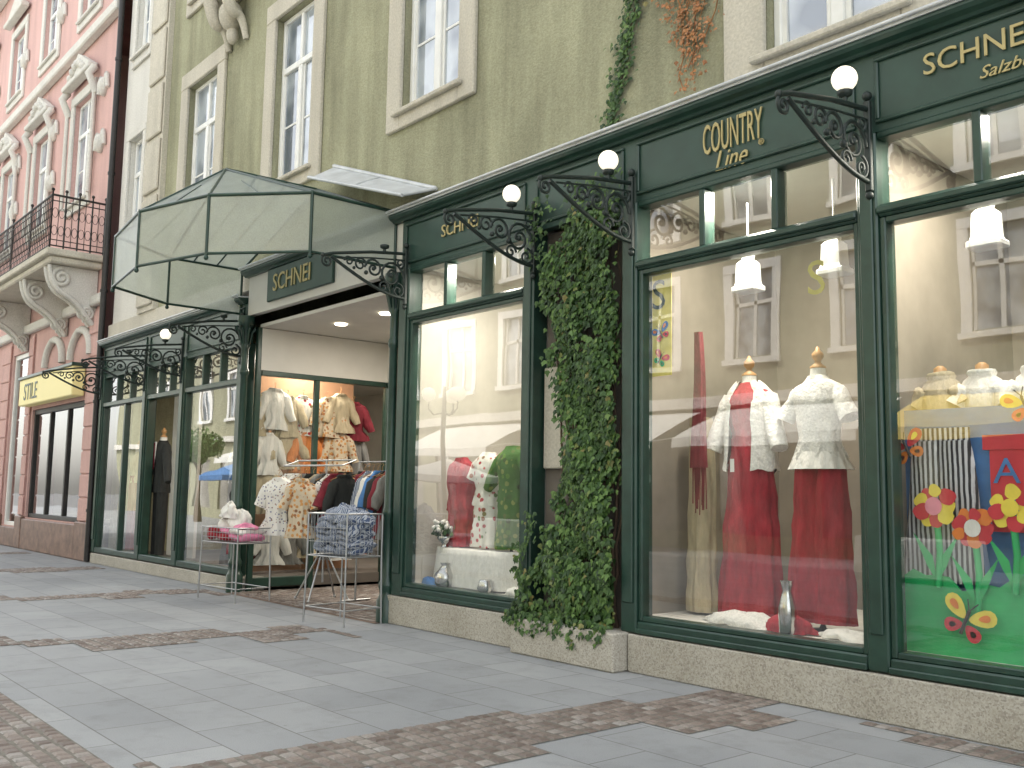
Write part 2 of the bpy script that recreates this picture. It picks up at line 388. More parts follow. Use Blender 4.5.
# ------------------------------------------------------------------ main building
B=thing("shop_building","grey green stucco building with dark green shop front","building",(0,0,0))
WT=4.80; LD=.40
holesA=[(-9.80,-8.60,6.20,8.75),(-13.35,-12.12,6.10,8.75),(-16.8,-15.5,6.20,8.75),(-4.45,-3.28,5.07,7.5),(-.6,.57,5.07,7.5)]
holesU=[(a,b,c+4.2,d+4.0) for a,b,c,d in [(-9.80,-8.60,6.20,8.75),(-13.35,-12.12,6.20,8.75),(-16.8,-15.5,6.20,8.75),(-4.45,-3.28,6.2,8.75),(-.6,.57,6.2,8.75)]]
mb=MB().wall(-17.8,6,WT,15,holesA+holesU,y=.06,depth=.22)
mb.box(-20.5,6,12,12.2,0,15); mb.box(5.9,6.1,.06,12,0,15); mb.box(-20.5,6,.1,12.2,14.98,15.2)
mb.box(-20.5,-20.3,.3,12,0,15)
mb.obj("wall",'olive',B)
MB().box(-20.38,-13.78,.0,.3,4.78-LD+.17,WT-.002).obj("wall_band",'cream',B)
mb=MB().box(-18.65,-17.8,-.04,.3,WT,15)
for k in range(9):
    z=WT+.1+k*1.1; mb.box(-18.6,-17.86,-.09,-.041,z,z+1.0,0,.02)
mb.obj("pilaster",'cream',B)
MB().wall(-20.38,-18.66,WT,15,[(-19.9,-19.1,6.3,8.6),(-19.9,-19.1,10.4,12.7)],y=.08,depth=.2).obj("cream_wall",'creamw',B)
MB().box(-18.7,6.1,-.32,.05,14.2,14.5).box(-18.7,6.1,-.5,.05,14.502,14.9).obj("eaves_cornice",'cream',B)
def upper_window(o,parent,sur=.28,y=.06,trim='cream',low=None,ped=False,panem='pane'):
    a,b,c,d=o; mb=MB(); s=sur
    zl=c-.22 if low is None else low
    mb.box(a-s,a,y-.06,y-.001,zl,d+.0,0,.012); mb.box(b,b+s,y-.06,y-.001,zl,d,0,.012)
    mb.box(a-s,b+s,y-.063,y-.001,d+.001,d+s,0,.012)
    if zl<c-.02: mb.box(a+.002,b-.002,y-.058,y-.001,zl,c-.003,0,.01)
    mb.box(a-.1,b+.1,y-.13,y-.064,c-.06,c-.001,0,.012)
    if ped:
        mb.box(a-s-.12,b+s+.12,y-.28,y-.064,d+s+.15,d+s+.27,0,.02)
        mb.prism([(a-s-.1,d+s+.272),(b+s+.1,d+s+.272),((a+b)/2,d+s+.8)],1,y-.22,y-.05)
    w=mb.obj("window",trim,parent)
    fr=MB(); yf0,yf1=y+.09,y+.15; k=.07
    fr.box(a,a+k,yf0,yf1,c,d,0,.01).box(b-k,b,yf0,yf1,c,d,0,.01).box(a+k,b-k,yf0,yf1,c,c+k,0,.01).box(a+k,b-k,yf0,yf1,d-k,d,0,.01)
    zt=c+(d-c)*.68; xm=(a+b)/2
    fr.box(a+k,b-k,yf0-.01,yf1,zt-.05,zt+.05,0,.01).box(xm-.06,xm+.06,yf0-.012,yf1,c+k,zt-.05,0,.01).box(xm-.04,xm+.04,yf0-.005,yf1,zt+.05,d-k,0,.01)
    for sx in (a+k,b-k-.045,xm-.105,xm+.06): fr.box(sx,sx+.045,yf0+.02,yf1-.003,c+k,zt-.05)
    for x0_,x1_ in ((a+k+.045,xm-.105),(xm+.105,b-k-.045)):
        fr.box(x0_,x1_,yf0+.02,yf1-.003,c+k,c+k+.05); zc=(c+zt)/2; fr.box(x0_,x1_,yf0+.03,yf1-.003,zc-.015,zc+.015)
    fr.obj("frame",'white',w)
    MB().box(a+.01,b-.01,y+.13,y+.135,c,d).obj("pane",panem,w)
    return w
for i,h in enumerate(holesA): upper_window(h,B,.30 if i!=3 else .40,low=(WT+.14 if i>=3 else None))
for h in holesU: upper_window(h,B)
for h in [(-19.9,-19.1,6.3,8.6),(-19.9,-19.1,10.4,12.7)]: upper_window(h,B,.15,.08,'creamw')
mb=MB()
for k,(w,pz,py) in enumerate([(.75,9.95,.55),(.62,9.78,.46),(.5,9.62,.36)]):
    mb.box(-14.75-w,-14.75+w,.06-py,.059,pz,pz+.15,0,.03)
for sx in (-.32,.32):
    pts=[(-14.75+sx,.06-.42+.38*t,9.58-.75*t-.12*math.sin(t*pi*2)) for t in [i/14 for i in range(15)]]
    mb.tube(pts,[.12-.07*i/14 for i in range(15)],8)
    mb.sphere((-14.75+sx,-.33,9.52),.12)
mb.sphere((-14.75,-.12,9.3),.2,sz=1.3); mb.sphere((-14.75,-.08,8.98),.1,sz=1.6)
mb.obj("console_ornament",'cream',B)

# ---- shop front timberwork
TB,TT=3.50,3.59
ZF0,ZF1=4.13,4.72
bays=[(-9.35,-7.30),(-5.76,-3.62),(-3.46,-1.35),(-1.19,.92),(1.08,3.2)]
lbays=[(-16.0,-13.95),(-17.75,-16.20),(-20.2,-17.95)]
def post(mb,x0,x1,y0=-.08,y1=.12,z0=.33,z1=ZF0):
    mb.box(x0,x1,y0,y1,z0,z1,0,.012)
    mb.box(x0+.03,x1-.03,y0-.018,y0-.0005,z0+.25,z1-.25,0,.008)
for n,(a,b) in enumerate(bays):
    mb=MB()
    mb.box(a,b,-.07,.1,.33,.43,0,.012); mb.box(a,b,-.095,-.0705,.33,.375,0,.008)
    mb.box(a,b,-.07,.1,TB,TT,0,.012); mb.box(a,b,-.1,-.0705,TB+.02,TT-.02,0,.01)
    mb.box(a,b,-.06,.1,ZF0-.05,ZF0,0,.01)
    k=.045
    for x in (a,b-k): mb.box(x,x+k,-.05,.09,.43,TB,0,.008)
    mb.box(a+k,b-k,-.05,.09,.43,.43+k,0,.008); mb.box(a+k,b-k,-.05,.09,TB-k,TB,0,.008)
    n3=3; w=(b-a)/n3
    for i in range(1,n3): mb.box(a+w*i-.03,a+w*i+.03,-.055,.09,TT,ZF0-.05,0,.008)
    fr=mb.obj("shop_window",'green',B)
    MB().pane(a+k,b-k,.0,.43+k,TB-k).obj("pane",'glass',fr)
    MB().pane(a+.01,b-.01,.004,TT,ZF0-.05).obj("transom_pane",'glass',fr)
posts=[(-9.55,-9.35),(-7.30,-7.14),(-5.94,-5.76),(-3.62,-3.46),(-1.35,-1.19),(.92,1.08),(3.2,3.4)]
for a,b in posts:
    mb=MB(); post(mb,a,b,z0=.32 if a<-9.4 else .33); mb.obj("post",'green',B)
for n,(a,b) in enumerate(lbays):
    mb=MB(); z0=.22; tb,tt_,zf=TB-LD,TT-LD,ZF0-LD
    mb.box(a,b,-.07,.1,z0,z0+.1,0,.01).box(a,b,-.07,.1,tb,tt_,0,.012).box(a,b,-.06,.1,zf-.05,zf,0,.01)
    for x in (a,b-.045): mb.box(x,x+.045,-.05,.09,z0+.1,tb,0,.008)
    for i in (1,2):
        x=a+(b-a)*i/3; mb.box(x-.03,x+.03,-.055,.09,tt_,zf-.05,0,.008)
    if n==2: mb.box(-18.98,-18.9,-.055,.09,z0+.1,tb,0,.008)
    fr=mb.obj("shop_window",'green',B)
    if n!=1: MB().pane(a+.05,b-.05,0,z0+.1,tb).obj("pane",'glass',fr)
    MB().pane(a+.01,b-.01,.004,tt_,zf-.05).obj("transom_pane",'glass',fr)
for a,b in [(-13.95,-13.75),(-16.2,-16.0),(-17.95,-17.75),(-20.38,-20.2)]:
    mb=MB(); post(mb,a,b,z0=.22,z1=ZF0-LD); mb.obj("post",'green',B)
def fascia(x0,x1,name="fascia",m='green2',cuts=(),dz=0):
    mb=MB(); mb.box(x0,x1,-.05,.06,ZF0+.001-dz,ZF1-dz)
    xs=[x0]+list(cuts)+[x1]
    for a,b in zip(xs[:-1],xs[1:]):
        a+=.08;b-=.08; t=.03; c,d=ZF0+.09-dz,ZF1-.07-dz
        mb.box(a,b,-.075,-.0505,c-t,c,1,.008).box(a,b,-.075,-.0505,d,d+t,1,.008)
        mb.box(a,a+t,-.073,-.0505,c,d,1,.008).box(b-t,b,-.073,-.0505,c,d,1,.008)
    return mb.obj(name,[m,'green'],B)
fascia(-9.55,3.4,cuts=(-7.22,-5.85,-3.54,-1.27,1.0))
fascia(-20.38,-13.75,cuts=(-17.85,-16.1),dz=LD)
MB().box(-13.748,-9.552,-.04,.06,ZF0+.001,ZF1).obj("entrance_fascia",'ceil',B)
def cornice(x0,x1,dz):
    prof=[(.055,4.721),(-.09,4.721),(-.11,4.74),(-.15,4.76),(-.17,4.785),(-.17,4.81),(.055,4.83)]
    c=MB().prism([(y,z-dz) for y,z in prof],0,x0,x1).obj("cornice",'green',B)
    MB().prism([(.055,4.831-dz),(-.185,4.811-dz),(-.185,4.832-dz),(.055,4.86-dz)],0,x0,x1).tube([(x0,-.20,4.845-dz),(x1,-.20,4.845-dz)],.016,6).obj("flashing",'zinc',c)
cornice(-13.8,3.6,0); cornice(-20.38,-13.805,LD)
MB().box(-9.6,-7.21,-.10,.4,0,.32,0,.01).obj("plinth",'terrazzo',B)
MB().box(-5.84,3.6,-.10,.4,0,.32,0,.01).obj("plinth",'terrazzo',B)
MB().box(-7.20,-5.85,-.27,.25,0,.33,0,.015).obj("planter_plinth",'terrazzo',B)
MB().box(-20.38,-13.7,-.08,.4,0,.2,0,.01).obj("plinth",'terrazzo',B)
MB().box(-7.14,-5.94,.12,.2,.33,ZF0).obj("ivy_backing_panel",'intdark',B)
MB().box(-7.12,-6.78,.06,.118,1.75,2.75,0,.01).obj("wall_cabinet",'cream',B)
def shell(x0,x1,y1,zf,zc,floor='intfloor',back='interior',name="display_interior"):
    mb=MB(); mb.box(x0,x1,.1,y1,zf-.05,zf,0); mb.box(x0,x1,y1,y1+.05,zf-.05,zc,1); mb.box(x0,x1,.11,y1+.05,zc,zc+.05,2)
    mb.box(x0-.04,x0,.12,y1+.05,zf-.05,zc+.05,1); mb.box(x1,x1+.04,.12,y1+.05,zf-.05,zc+.05,1)
    return mb.obj(name,[floor,back,'ceil'],B)
shell(-9.35,-7.2,2.4,.46,4.14,back='intlight')
shell(-5.86,-3.55,2.2,.46,4.14,back='interior')
shell(-3.50,3.3,2.2,.46,4.14,back='interior')
mb=MB(); mb.box(-20.3,-9.45,5.5,5.6,0,4.1,0); mb.box(-20.3,-13.60,.12,5.5,3.69,3.74,1); mb.box(-13.595,-9.45,.1,5.6,3.95,4.0,1); mb.box(-20.3,-13.6,.4,5.5,.05,.2,2)
mb.box(-9.5,-9.41,2.4,5.5,0,4.1,0); mb.box(-13.58,-9.5,2.45,5.5,.02,.06,2)
mb.obj("shop_room",['intlight','ceil','intdark'],B)
mb=MB()
X=-13.6
mb.box(X-.05,X+.05,.12,2.4,3.3,3.94,1); 
for y in (.1,1.1,2.4): mb.box(X-.04,X+.04,y-.04,y+.04,0.0,3.95,0,.008)
mb.box(X-.04,X+.04,.14,1.06,.06,.2,0,.01); mb.box(X-.055,X+.055,.14,2.36,3.22,3.3,0,.008)
mb.box(X,-9.5,2.36,2.44,3.22,3.3,0,.008); mb.box(X+.05,-9.5,2.37,2.43,3.3,3.94,1)
for x in (-12.3,-11.0,-9.75): mb.box(x-.04,x+.04,2.36,2.44,.0,3.22,0,.008)
gl=mb.obj("entrance_glazing",['green','ceil'],B)
MB().add([(X,.14,.2),(X,1.06,.2),(X,1.06,3.22),(X,.14,3.22)],[(0,1,2,3)]).obj("pane",'glass',gl)
MB().pane(X+.04,-12.34,2.4,.05,3.22).obj("pane",'glass',gl)
MB().pane(-10.96,-9.79,2.4,.05,3.22).obj("pane",'glass',gl)
MB().box(-9.53,-9.47,.12,2.4,.33,3.94).obj("recess_side_wall",'interior',B)
for (x,y) in [(-12.4,.8),(-11.2,.8),(-10.2,.8),(-12.4,1.8),(-11.0,1.8)]:
    MB().lathe([(.09,3.945),(.085,3.93),(.0001,3.93)],x,y,14,0,True).obj("downlight",'down',B)
sg=MB().box(-13.05,-11.15,-.085,-.041,4.24,4.715,0,.01).obj("entrance_sign",'green2',B)
text("lettering","SCHNEI",.36,(-12.85,-.095,4.37),'gold',sg,.92)
text("lettering","SCHNEIDER",.215,(-3.10,-.065,4.43),'gold',B,1.0)
text("lettering","Salzburg",.12,(-2.72,-.065,4.28),'gold',B,1.1,.35)
text("lettering","COUNTRY",.37,(-5.02,-.065,4.36),'gold',B,.335)
text("lettering","Line",.24,(-4.90,-.065,4.19),'gold',B,.80,.35)
text("lettering","®",.07,(-4.46,-.065,4.30),'gold',B)
text("lettering","SCHNEI",.2,(-8.75,-.065,4.38),'gold',B,1.0)
def column(x,y,h=4.1):
    c=MB(); c.lathe([(.12,0),(.12,.25),(.10,.28),(.085,.32),(.085,.36),(.1,.4),(.1,.44),(.07,.5),(.062,1.2),(.075,1.23),(.075,1.28),(.06,1.32),
       (.052,h-.9),(.07,h-.87),(.07,h-.82),(.055,h-.78),(.055,h-.5),(.075,h-.45),(.06,h-.4),(.07,h-.25),(.12,h-.12),(.13,h-.08),(.13,h)],x,y,16)
    for k in range(8):
        a=2*pi*k/8; ca,sa=math.cos(a),math.sin(a)
        c.tube([(x+.055*ca,y+.055*sa,h-.45),(x+.10*ca,y+.10*sa,h-.25),(x+.16*ca,y+.16*sa,h-.16),(x+.15*ca,y+.15*sa,h-.22)],.018,5)
    return c.obj("column",'green',B)
column(-9.66,-.06); column(-13.66,-.10)
DP=MB().tube([(-20.5,-.1,.02),(-20.5,-.1,15)],.06,10)
for z in (1,3.2,5.5,8,10.5,13): DP.lathe([(.075,z),(.075,z+.06)],-20.5,-.1,10)
tag(DP.obj("drainpipe",'black'),"dark metal drainpipe between two house fronts","drainpipe")

# ------------------------------------------------------------------ wall lamps / brackets
def spiral(cy,cz,r0,turns,a0,d=1,n=22,r1=.18):
    out=[]
    for i in range(n+1):
        t=i/n; r=r0*(1-(1-r1)*t); a=a0+d*turns*2*pi*t; out.append((0,cy+r*math.cos(a),cz+r*math.sin(a)))
    return out
def make_bracket(loc):
    e=thing("wall_lamp","scrolled wrought iron bracket with white globe lamp on shop front","wall lamp",loc,group="scrolled iron wall lamps along the shop front")
    m=MB()
    m.box(-.025,.025,-.04,-.0,-.05,.62,0,.006); m.sphere((0,-.02,.66),.035); m.sphere((0,-.02,-.08),.03)
    m.tube([(0,-.02,.56),(0,-.5,.50),(0,-1.0,.40),(0,-1.12,.36)],.019,6)
    m.tube([(0,-.03,.48),(0,-.5,.43),(0,-.95,.36)],.010,5)
    pts=[]
    for i in range(17):
        t=i/16; pts.append((0,-.04-.98*t,.02+.34*(1-math.cos(t*pi/2))**.9 ))
    m.tube(pts,.019,6)
    m.tube(spiral(-.22,.27,.17,1.6,0),.015,5)
    m.tube(spiral(-.46,.31,.12,1.5,pi,-1),.014,5)
    m.tube(spiral(-.64,.33,.085,1.4,0),.012,5)
    m.tube(spiral(-.79,.345,.06,1.3,pi,-1),.011,5)
    m.tube(spiral(-.12,.10,.09,1.4,pi/2,-1),.013,5)
    m.tube(spiral(-.32,.12,.07,1.3,0),.012,5)
    m.tube(spiral(-1.07,.30,.075,1.5,pi/2,1),.014,5)
    m.tube(spiral(-.1,.43,.06,1.3,-pi/2,1),.012,5)
    for (y,z,r) in [(-.35,.22,.03),(-.56,.25,.026),(-.72,.28,.02),(-1.12,.36,.028),(-.22,.27,.03),(-.46,.31,.025)]: m.sphere((0,y,z),r,8,6)
    m.tube([(0,-.32,.51),(0,-.32,.58)],.018,8); m.lathe([(.02,.565),(.05,.58),(.055,.61),(.04,.615)],0,-.32,12)
    m.obj("bracket",'iron',e)
    MB().sphere((0,-.32,.70),.09,24,16).obj("globe",'globe',e)
    return e
br=make_bracket((-3.50,-.08,3.74))
for x,dz,gl_ in ((-5.80,0,1),(-7.12,0,1),(-9.40,0,0),(-13.80,-.25,0),(-16.12,-.36,1),(-17.85,-.38,0),(-20.3,-.38,0)):
    copy_thing(br,(x,-.08,3.74+dz),skip=() if gl_ else ("globe",),label=None if gl_ else "scrolled wrought iron bracket without lamp on shop front")

# ------------------------------------------------------------------ glass canopy
CN=thing("glass_canopy","polygonal pale glass canopy with green frame over shop entrance","canopy",(0,0,0))
V=[(-9.70,-.06),(-9.70,-1.2),(-10.62,-2.03),(-11.85,-2.39),(-13.3,-2.2),(-13.98,-1.2),(-13.98,-.06)]
zt,zb=4.88,4.19; ap=(-11.9,-1.3,5.68); aw=(-11.9,.04,5.70)
fm=MB(); vg=MB(); rg=MB()
for i in range(6):
    (x0,y0),(x1,y1)=V[i],V[i+1]
    vg.add([(x0,y0,zb),(x1,y1,zb),(x1,y1,zt),(x0,y0,zt)],[(0,1,2,3)])
    fm.tube([(x0,y0,zt),(x1,y1,zt)],.022,6); fm.tube([(x0,y0,zb),(x1,y1,zb)],.018,6)
    if i==0: rg.add([(x0,y0,zt),(x1,y1,zt),ap,aw],[(0,1,2,3)])
    elif i==5: rg.add([(x0,y0,zt),(x1,y1,zt),aw,ap],[(0,1,2,3)])
    else: rg.add([(x0,y0,zt),(x1,y1,zt),ap],[(0,1,2)])
for i,(x,y) in enumerate(V):
    fm.tube([(x,y,zb-.03),(x,y,zt+.02)],.020,6); fm.sphere((x,y,zb-.05),.03,8,6)
    fm.tube([(x,y,zt),(aw if i in (0,6) else ap)],.020,6)
fm.tube([ap,aw],.025,6)
for t in (.33,.66):
    xx=ap[0]; yy=ap[1]+(aw[1]-ap[1])*t
    fm.tube([(xx,yy,5.69),(-9.70,-1.2+1.1*t,zt)],.014,5); fm.tube([(xx,yy,5.69),(-13.98,-1.2+1.1*t,zt)],.014,5)
for i in range(1,5):
    (x0,y0),(x1,y1)=V[i],V[i+1]; fm.tube([((x0+x1)/2,(y0+y1)/2,zt),((x0+x1)/4+ap[0]/2,(y0+y1)/4+ap[1]/2,(zt+ap[2])/2)],.010,5)
fm.obj("frame",'green',CN); vg.obj("valance_glass",'frost',CN); rg.obj("roof_glass",'roofglass',CN)
mt=MB(); mt.add([(-11.4,.03,5.90),(-9.0,.03,5.02),(-9.05,-.40,4.86),(-11.3,-.40,5.62)],[(0,1,2,3)])
mt.tube([(-11.3,-.41,5.63),(-9.05,-.41,4.87)],.025,5,1); mt.tube([(-11.4,.02,5.91),(-9.0,.02,5.03)],.03,5,1)
mt.tube([(-9.0,.02,5.03),(-9.05,-.41,4.87)],.02,5,1); mt.tube([(-10.2,.02,5.47),(-10.17,-.41,5.25)],.012,5,1)
mt.obj("side_roof_sheet",['zinc','zinc'],CN)

# ------------------------------------------------------------------ ivy
def leaf(mb,p,nrm,up,s):
    n=nrm.normalized(); u=(up-n*up.dot(n)); u=u.normalized() if u.length>.01 else Vector((1,0,0)); w=n.cross(u)
    sh=[(0,-.45),(.30,-.42),(.52,-.05),(.30,.06),(.0,.62),(-.30,.06),(-.52,-.05),(-.30,-.42)]
    vs=[tuple(p+w*(a*s)+u*(b*s)-n*(abs(a)*s*.35)) for a,b in sh]; c=len(vs); vs.append(tuple(p+n*s*.04))
    mb.add(vs,[(c,i,(i+1)%8) for i in range(8)],0)
IV=thing("ivy_plant","dense green ivy climbing between two shop windows","ivy",(-6.5,-.12,.33))
mb=MB(); st=MB()
def addl(x,y,z,s,dn=.6,mb_=None):
    n=Vector((random.uniform(-.6,.6),-1,random.uniform(-.25,.7))); up=Vector((random.uniform(-dn,dn),0,-1))
    leaf(mb_ or mb,Vector((x,y,z)),n,up,s)
cl=[(random.gauss(0.12,.22),random.uniform(0,3.7)) for _ in range(70)]
for i in range(9800):
    z=3.85*random.random()**1.12
    R_=.48+.05*math.sin(z*3.7)
    L_=.28+.16*math.sin(z*2.3+1)+.12*math.sin(z*6.1)+.05*math.sin(z*13) if z>.9 else .42+.5*(1-z/.9)**1.2
    if 2.7<z<3.4: L_+=.12
    x=random.uniform(-L_,R_)*(1-.12*random.random())
    if random.random()<.35:
        cx,cz=random.choice(cl); x=cx+random.gauss(0,.10); z=max(0,cz+random.gauss(0,.12))
    if x>.52: continue
    if 1.2<z<2.4 and x<-.25 and random.random()<.8: continue
    if math.sin(z*4+x*7)+math.sin(z*9.3-x*5)+.6*math.sin(z*17+x*13)<-1.25 and random.random()<.8: continue
    d=.05+.09*random.random()+.05*math.sin(z*5+x*9)+(.06 if z<.6 else 0)
    addl(x,.12-d,z-.02,random.uniform(.036,.082))
for (x0,z0) in [(-.55,3.75),(.40,3.8),(.05,3.8)]:
    for i in range(90): addl(x0+random.gauss(0,.12),-.02,z0+random.uniform(-.35,.35),random.uniform(.035,.075))
for k in range(14):
    x=random.uniform(-.4,.45); pts=[(x,.15,0)]
    for z in range(1,16): x+=random.uniform(-.07,.07); x=max(-.45,min(.5,x)); pts.append((x,.15,z*.24))
    st.tube(pts,[.018-.0009*i for i in range(16)],5)
for i in range(160):
    t=random.random(); addl(-.66+.08*math.sin(t*9)+random.gauss(0,.04),-.04,1.1*t-.1,random.uniform(.03,.065))
for i in range(420):
    k=random.randint(0,7); addl(-.72+k*.17+random.gauss(0,.04),-.09-.09*random.random(),.06-random.random()*(.14+.06*(k%3)),random.uniform(.03,.065))
mb.obj("leaves",'ivy',IV); st.obj("stems",'bark',IV)
V2=thing("ivy_vine","thin green ivy vine on grey green stucco wall","ivy",(-6.05,.05,4.86)); mb=MB(); st=MB()
pts=[(-.15,0,0),(-.08,-.01,.35),(.05,-.01,.7),(.1,-.01,1.0),(.22,-.01,1.35),(.30,-.01,1.7)]
st.tube(pts,.008,5)
for i in range(620):
    t=random.random()*5; k=int(t); f_=t-k; a,b=Vector(pts[k]),Vector(pts[min(k+1,5)]); p=a.lerp(b,f_)
    addl(p.x+random.gauss(0,.05+.035*math.sin(t*3)**2),-.03-.03*random.random(),p.z+random.gauss(0,.05),random.uniform(.03,.065))
mb.obj("leaves",'ivy',V2); st.obj("stems",'bark',V2)
V3=thing("dried_vine","dried orange brown vine on grey green stucco wall","vine",(-5.35,.05,5.0)); mb=MB(); st=MB()
for k in range(11):
    x=random.uniform(-.15,.2); pts=[(x,-.01,.05+.1*k)]
    for j in range(6): x+=random.uniform(-.10,.11); pts.append((x,-.01,pts[-1][2]+.16))
    st.tube(pts,.006,5)
    for i in range(75):
        q=random.choice(pts); addl(q[0]+random.gauss(0,.08),-.03-.02*random.random(),q[2]+random.gauss(0,.1),random.uniform(.02,.05),1.5)
mb.obj("leaves",'dry',V3); st.obj("stems",'dry',V3)

# ------------------------------------------------------------------ garments
def gring(cx,cy,z,rx,ry,n=40,amp=0,k=9,ph=0):
    return [(cx+rx*(1+amp*math.sin(k*2*pi*i/n+ph)+amp*.5*math.sin((k*2-3)*2*pi*i/n+ph*2))*math.cos(2*pi*i/n),
             cy+ry*(1+amp*math.sin(k*2*pi*i/n+ph)+amp*.5*math.sin((k*2-3)*2*pi*i/n+ph*2))*math.sin(2*pi*i/n),z) for i in range(n)]
def top_g(mb,zt_,zb_,w=.23,d=.14,mi=0,sleeve=.28,flare=1.0,amp=.02,cx=0,cy=0,sang=.55):
    L=zt_-zb_
    P=[(0,.085,.07),(.025,.10,.08),(.05,w*.62,d*.62),(.075,w*.84,d*.75),(.11,w*.95,d*.85),(.16,w*.93,d*.98),(.22,w*.90,d*1.05),(.28,w*.85,d*1.04),(.34,w*.82,d*1.0)]
    R=[gring(cx,cy,zt_-a,rx,ry,amp=amp*.5,k=7,ph=a*9) for a,rx,ry in P if a<L]
    for t in (.25,.5,.75,.9,1.0):
        z=zt_-.34-(L-.34)*t
        wf={.25:.74,.5:.72,.75:.8*flare,.9:.86*flare,1.0:.9*flare}[t]
        if L>.36: R.append(gring(cx,cy,z,w*wf,d*(.85+.15*t*flare),amp=amp*(1+t*2.5),ph=t))
    mb.rings(R,mi,cap=False)
    if sleeve>0:
        for s in (-1,1):
            c0=Vector((cx+s*w*.70,cy,zt_-.125)); dv=Vector((s*math.sin(sang),-.12,-math.cos(sang)))
            pts=[c0+dv*(sleeve*t) for t in (0,.15,.4,.7,1)]
            mb.tube(pts,[.07,.082,.075,.078,.085 if sleeve<.35 else .055],12,mi)
def skirt_g(mb,zt_,zb_,r0=.17,r1=.3,mi=0,amp=.08,k=9,cx=0,cy=0,dy=.65):
    R=[]
    for i in range(13):
        t=i/12; r=r0+(r1-r0)*t**.8; R.append(gring(cx+.01*math.sin(t*5),cy,zt_-(zt_-zb_)*t,r,r*dy+.03*(1-t),n=64,amp=amp*t**.6,k=k,ph=t*.6))
    mb.rings(R,mi,cap=False)
SEED=[0]
def cr(q,amp=.018,fr=6): SEED[0]+=3.3; return q.crumple(amp,fr,SEED[0])
def form(loc,label,top,bot,topm,botm,H=2.1,sleeve=.28,rz=0,flare=1.0,r1=.3,waist=.62,neck=True,botlen=None,cat="dress form"):
    e=thing("dress_form",label,cat,loc,rz); s=MB()
    s.lathe([(.17,0),(.17,.015),(.03,.03),(.018,.06),(.018,H-.6)],0,0,12)
    s.obj("stand",'stand',e)
    if neck:
        b=MB(); b.lathe([(.12,H-.62),(.10,H-.5),(.12,H-.3),(.11,H-.12),(.07,H-.03),(.062,H+.03),(.06,H+.06)],0,0,16); b.obj("torso",'wcloth',e)
        w=MB(); w.lathe([(.062,H+.061),(.064,H+.075),(.03,H+.10),(.022,H+.12),(.045,H+.15),(.048,H+.18),(.02,H+.21),(.012,H+.235),(.0005,H+.24)],0,0,14); w.obj("neck_finial",'wood',e)
    if bot:
        q=MB(); skirt_g(q,H-.48,H-botlen if botlen else .06,.165,r1); cr(q).obj(bot,botm,e)
    if top:
        q=MB(); top_g(q,H,H-waist,sleeve=sleeve,flare=flare,amp=.03); cr(q).obj(top,topm,e)
    return e
FZ=.46
a=form((-5.02,.55,FZ),"dress form in red dress with open white cardigan","dress","skirt",'red','red',H=2.02,sleeve=0,r1=.30,waist=.7)
q=MB()
for s in (-1,1):
    R=[]
    for (dz,rx,ry) in [(0,.10,.09),(.04,.16,.11),(.09,.21,.135),(.2,.235,.17),(.32,.225,.175),(.45,.225,.18),(.58,.235,.185),(.68,.245,.19),(.76,.25,.195)]:
        R.append([(s*rx*math.sin(t)*(1+.03*math.sin(t*8+dz*4)),-ry*math.cos(t)*(1+.07*math.sin(t*10)),2.03-dz+.012*math.sin(t*9)) for t in [ .50+ (pi-.50)*i/16 for i in range(17)]])
    vs=[p for r in R for p in r]; n=17
    q.add(vs,[(k*n+i,k*n+i+1,(k+1)*n+i+1,(k+1)*n+i) for k in range(8) for i in range(n-1)],0,True)
    c0=Vector((s*.19,0,1.91)); dv=Vector((s*.30,-.15,-.93)); q.tube([c0+dv*t for t in (0,.08,.2,.35,.5)],[.07,.08,.07,.07,.08],14)
cr(q,.020,7).obj("cardigan",'lace',a)
MB().box(-.035,.005,-.235,-.232,1.25,1.36).obj("price_tag",'white',a)
b=form((-4.32,.50,FZ),"dress form in white lace blouse and wide red trousers","blouse",None,'lace','red',H=2.02,sleeve=.26,waist=.66,flare=1.08)
q=MB()
for s in (-1,1): skirt_g(q,1.36,.08,.10,.19,cx=s*.10,amp=.07,k=7,dy=.8)
cr(q).obj("trousers",'red',b)
q=MB(); q.rings([gring(0,0,1.41-.035*i,.205+.014*i,.14+.012*i,n=60,amp=.02*i,k=15) for i in range(5)],0,False); q.obj("lace_hem",'wcloth',b)
e=thing("fabric_column","pale beige draped fabric hanging in display window","fabric",(-5.60,.62,FZ)); q=MB(); skirt_g(q,1.75,.03,.11,.15,amp=.10,k=8); cr(q).obj("drape",'beigec',e)
e=MB(); e.rings([gring(-5.42+.01*math.sin(z*4),.36,2.95-z,.035+.04*z,.025,n=26,amp=.2,k=5,ph=z) for z in (0,.15,.3,.45,.6,.75,.9,1.05,1.2)],0,False)
for i in range(16):
    a_=-5.49+.14*i/15; e.tube([(a_,.36,1.80),(a_+random.uniform(-.02,.02),.36,1.45+random.uniform(-.12,.05))],.006,4)
tag(e.obj("scarf",'redd'),"slim dark red scarf with tassels hanging in window","scarf")
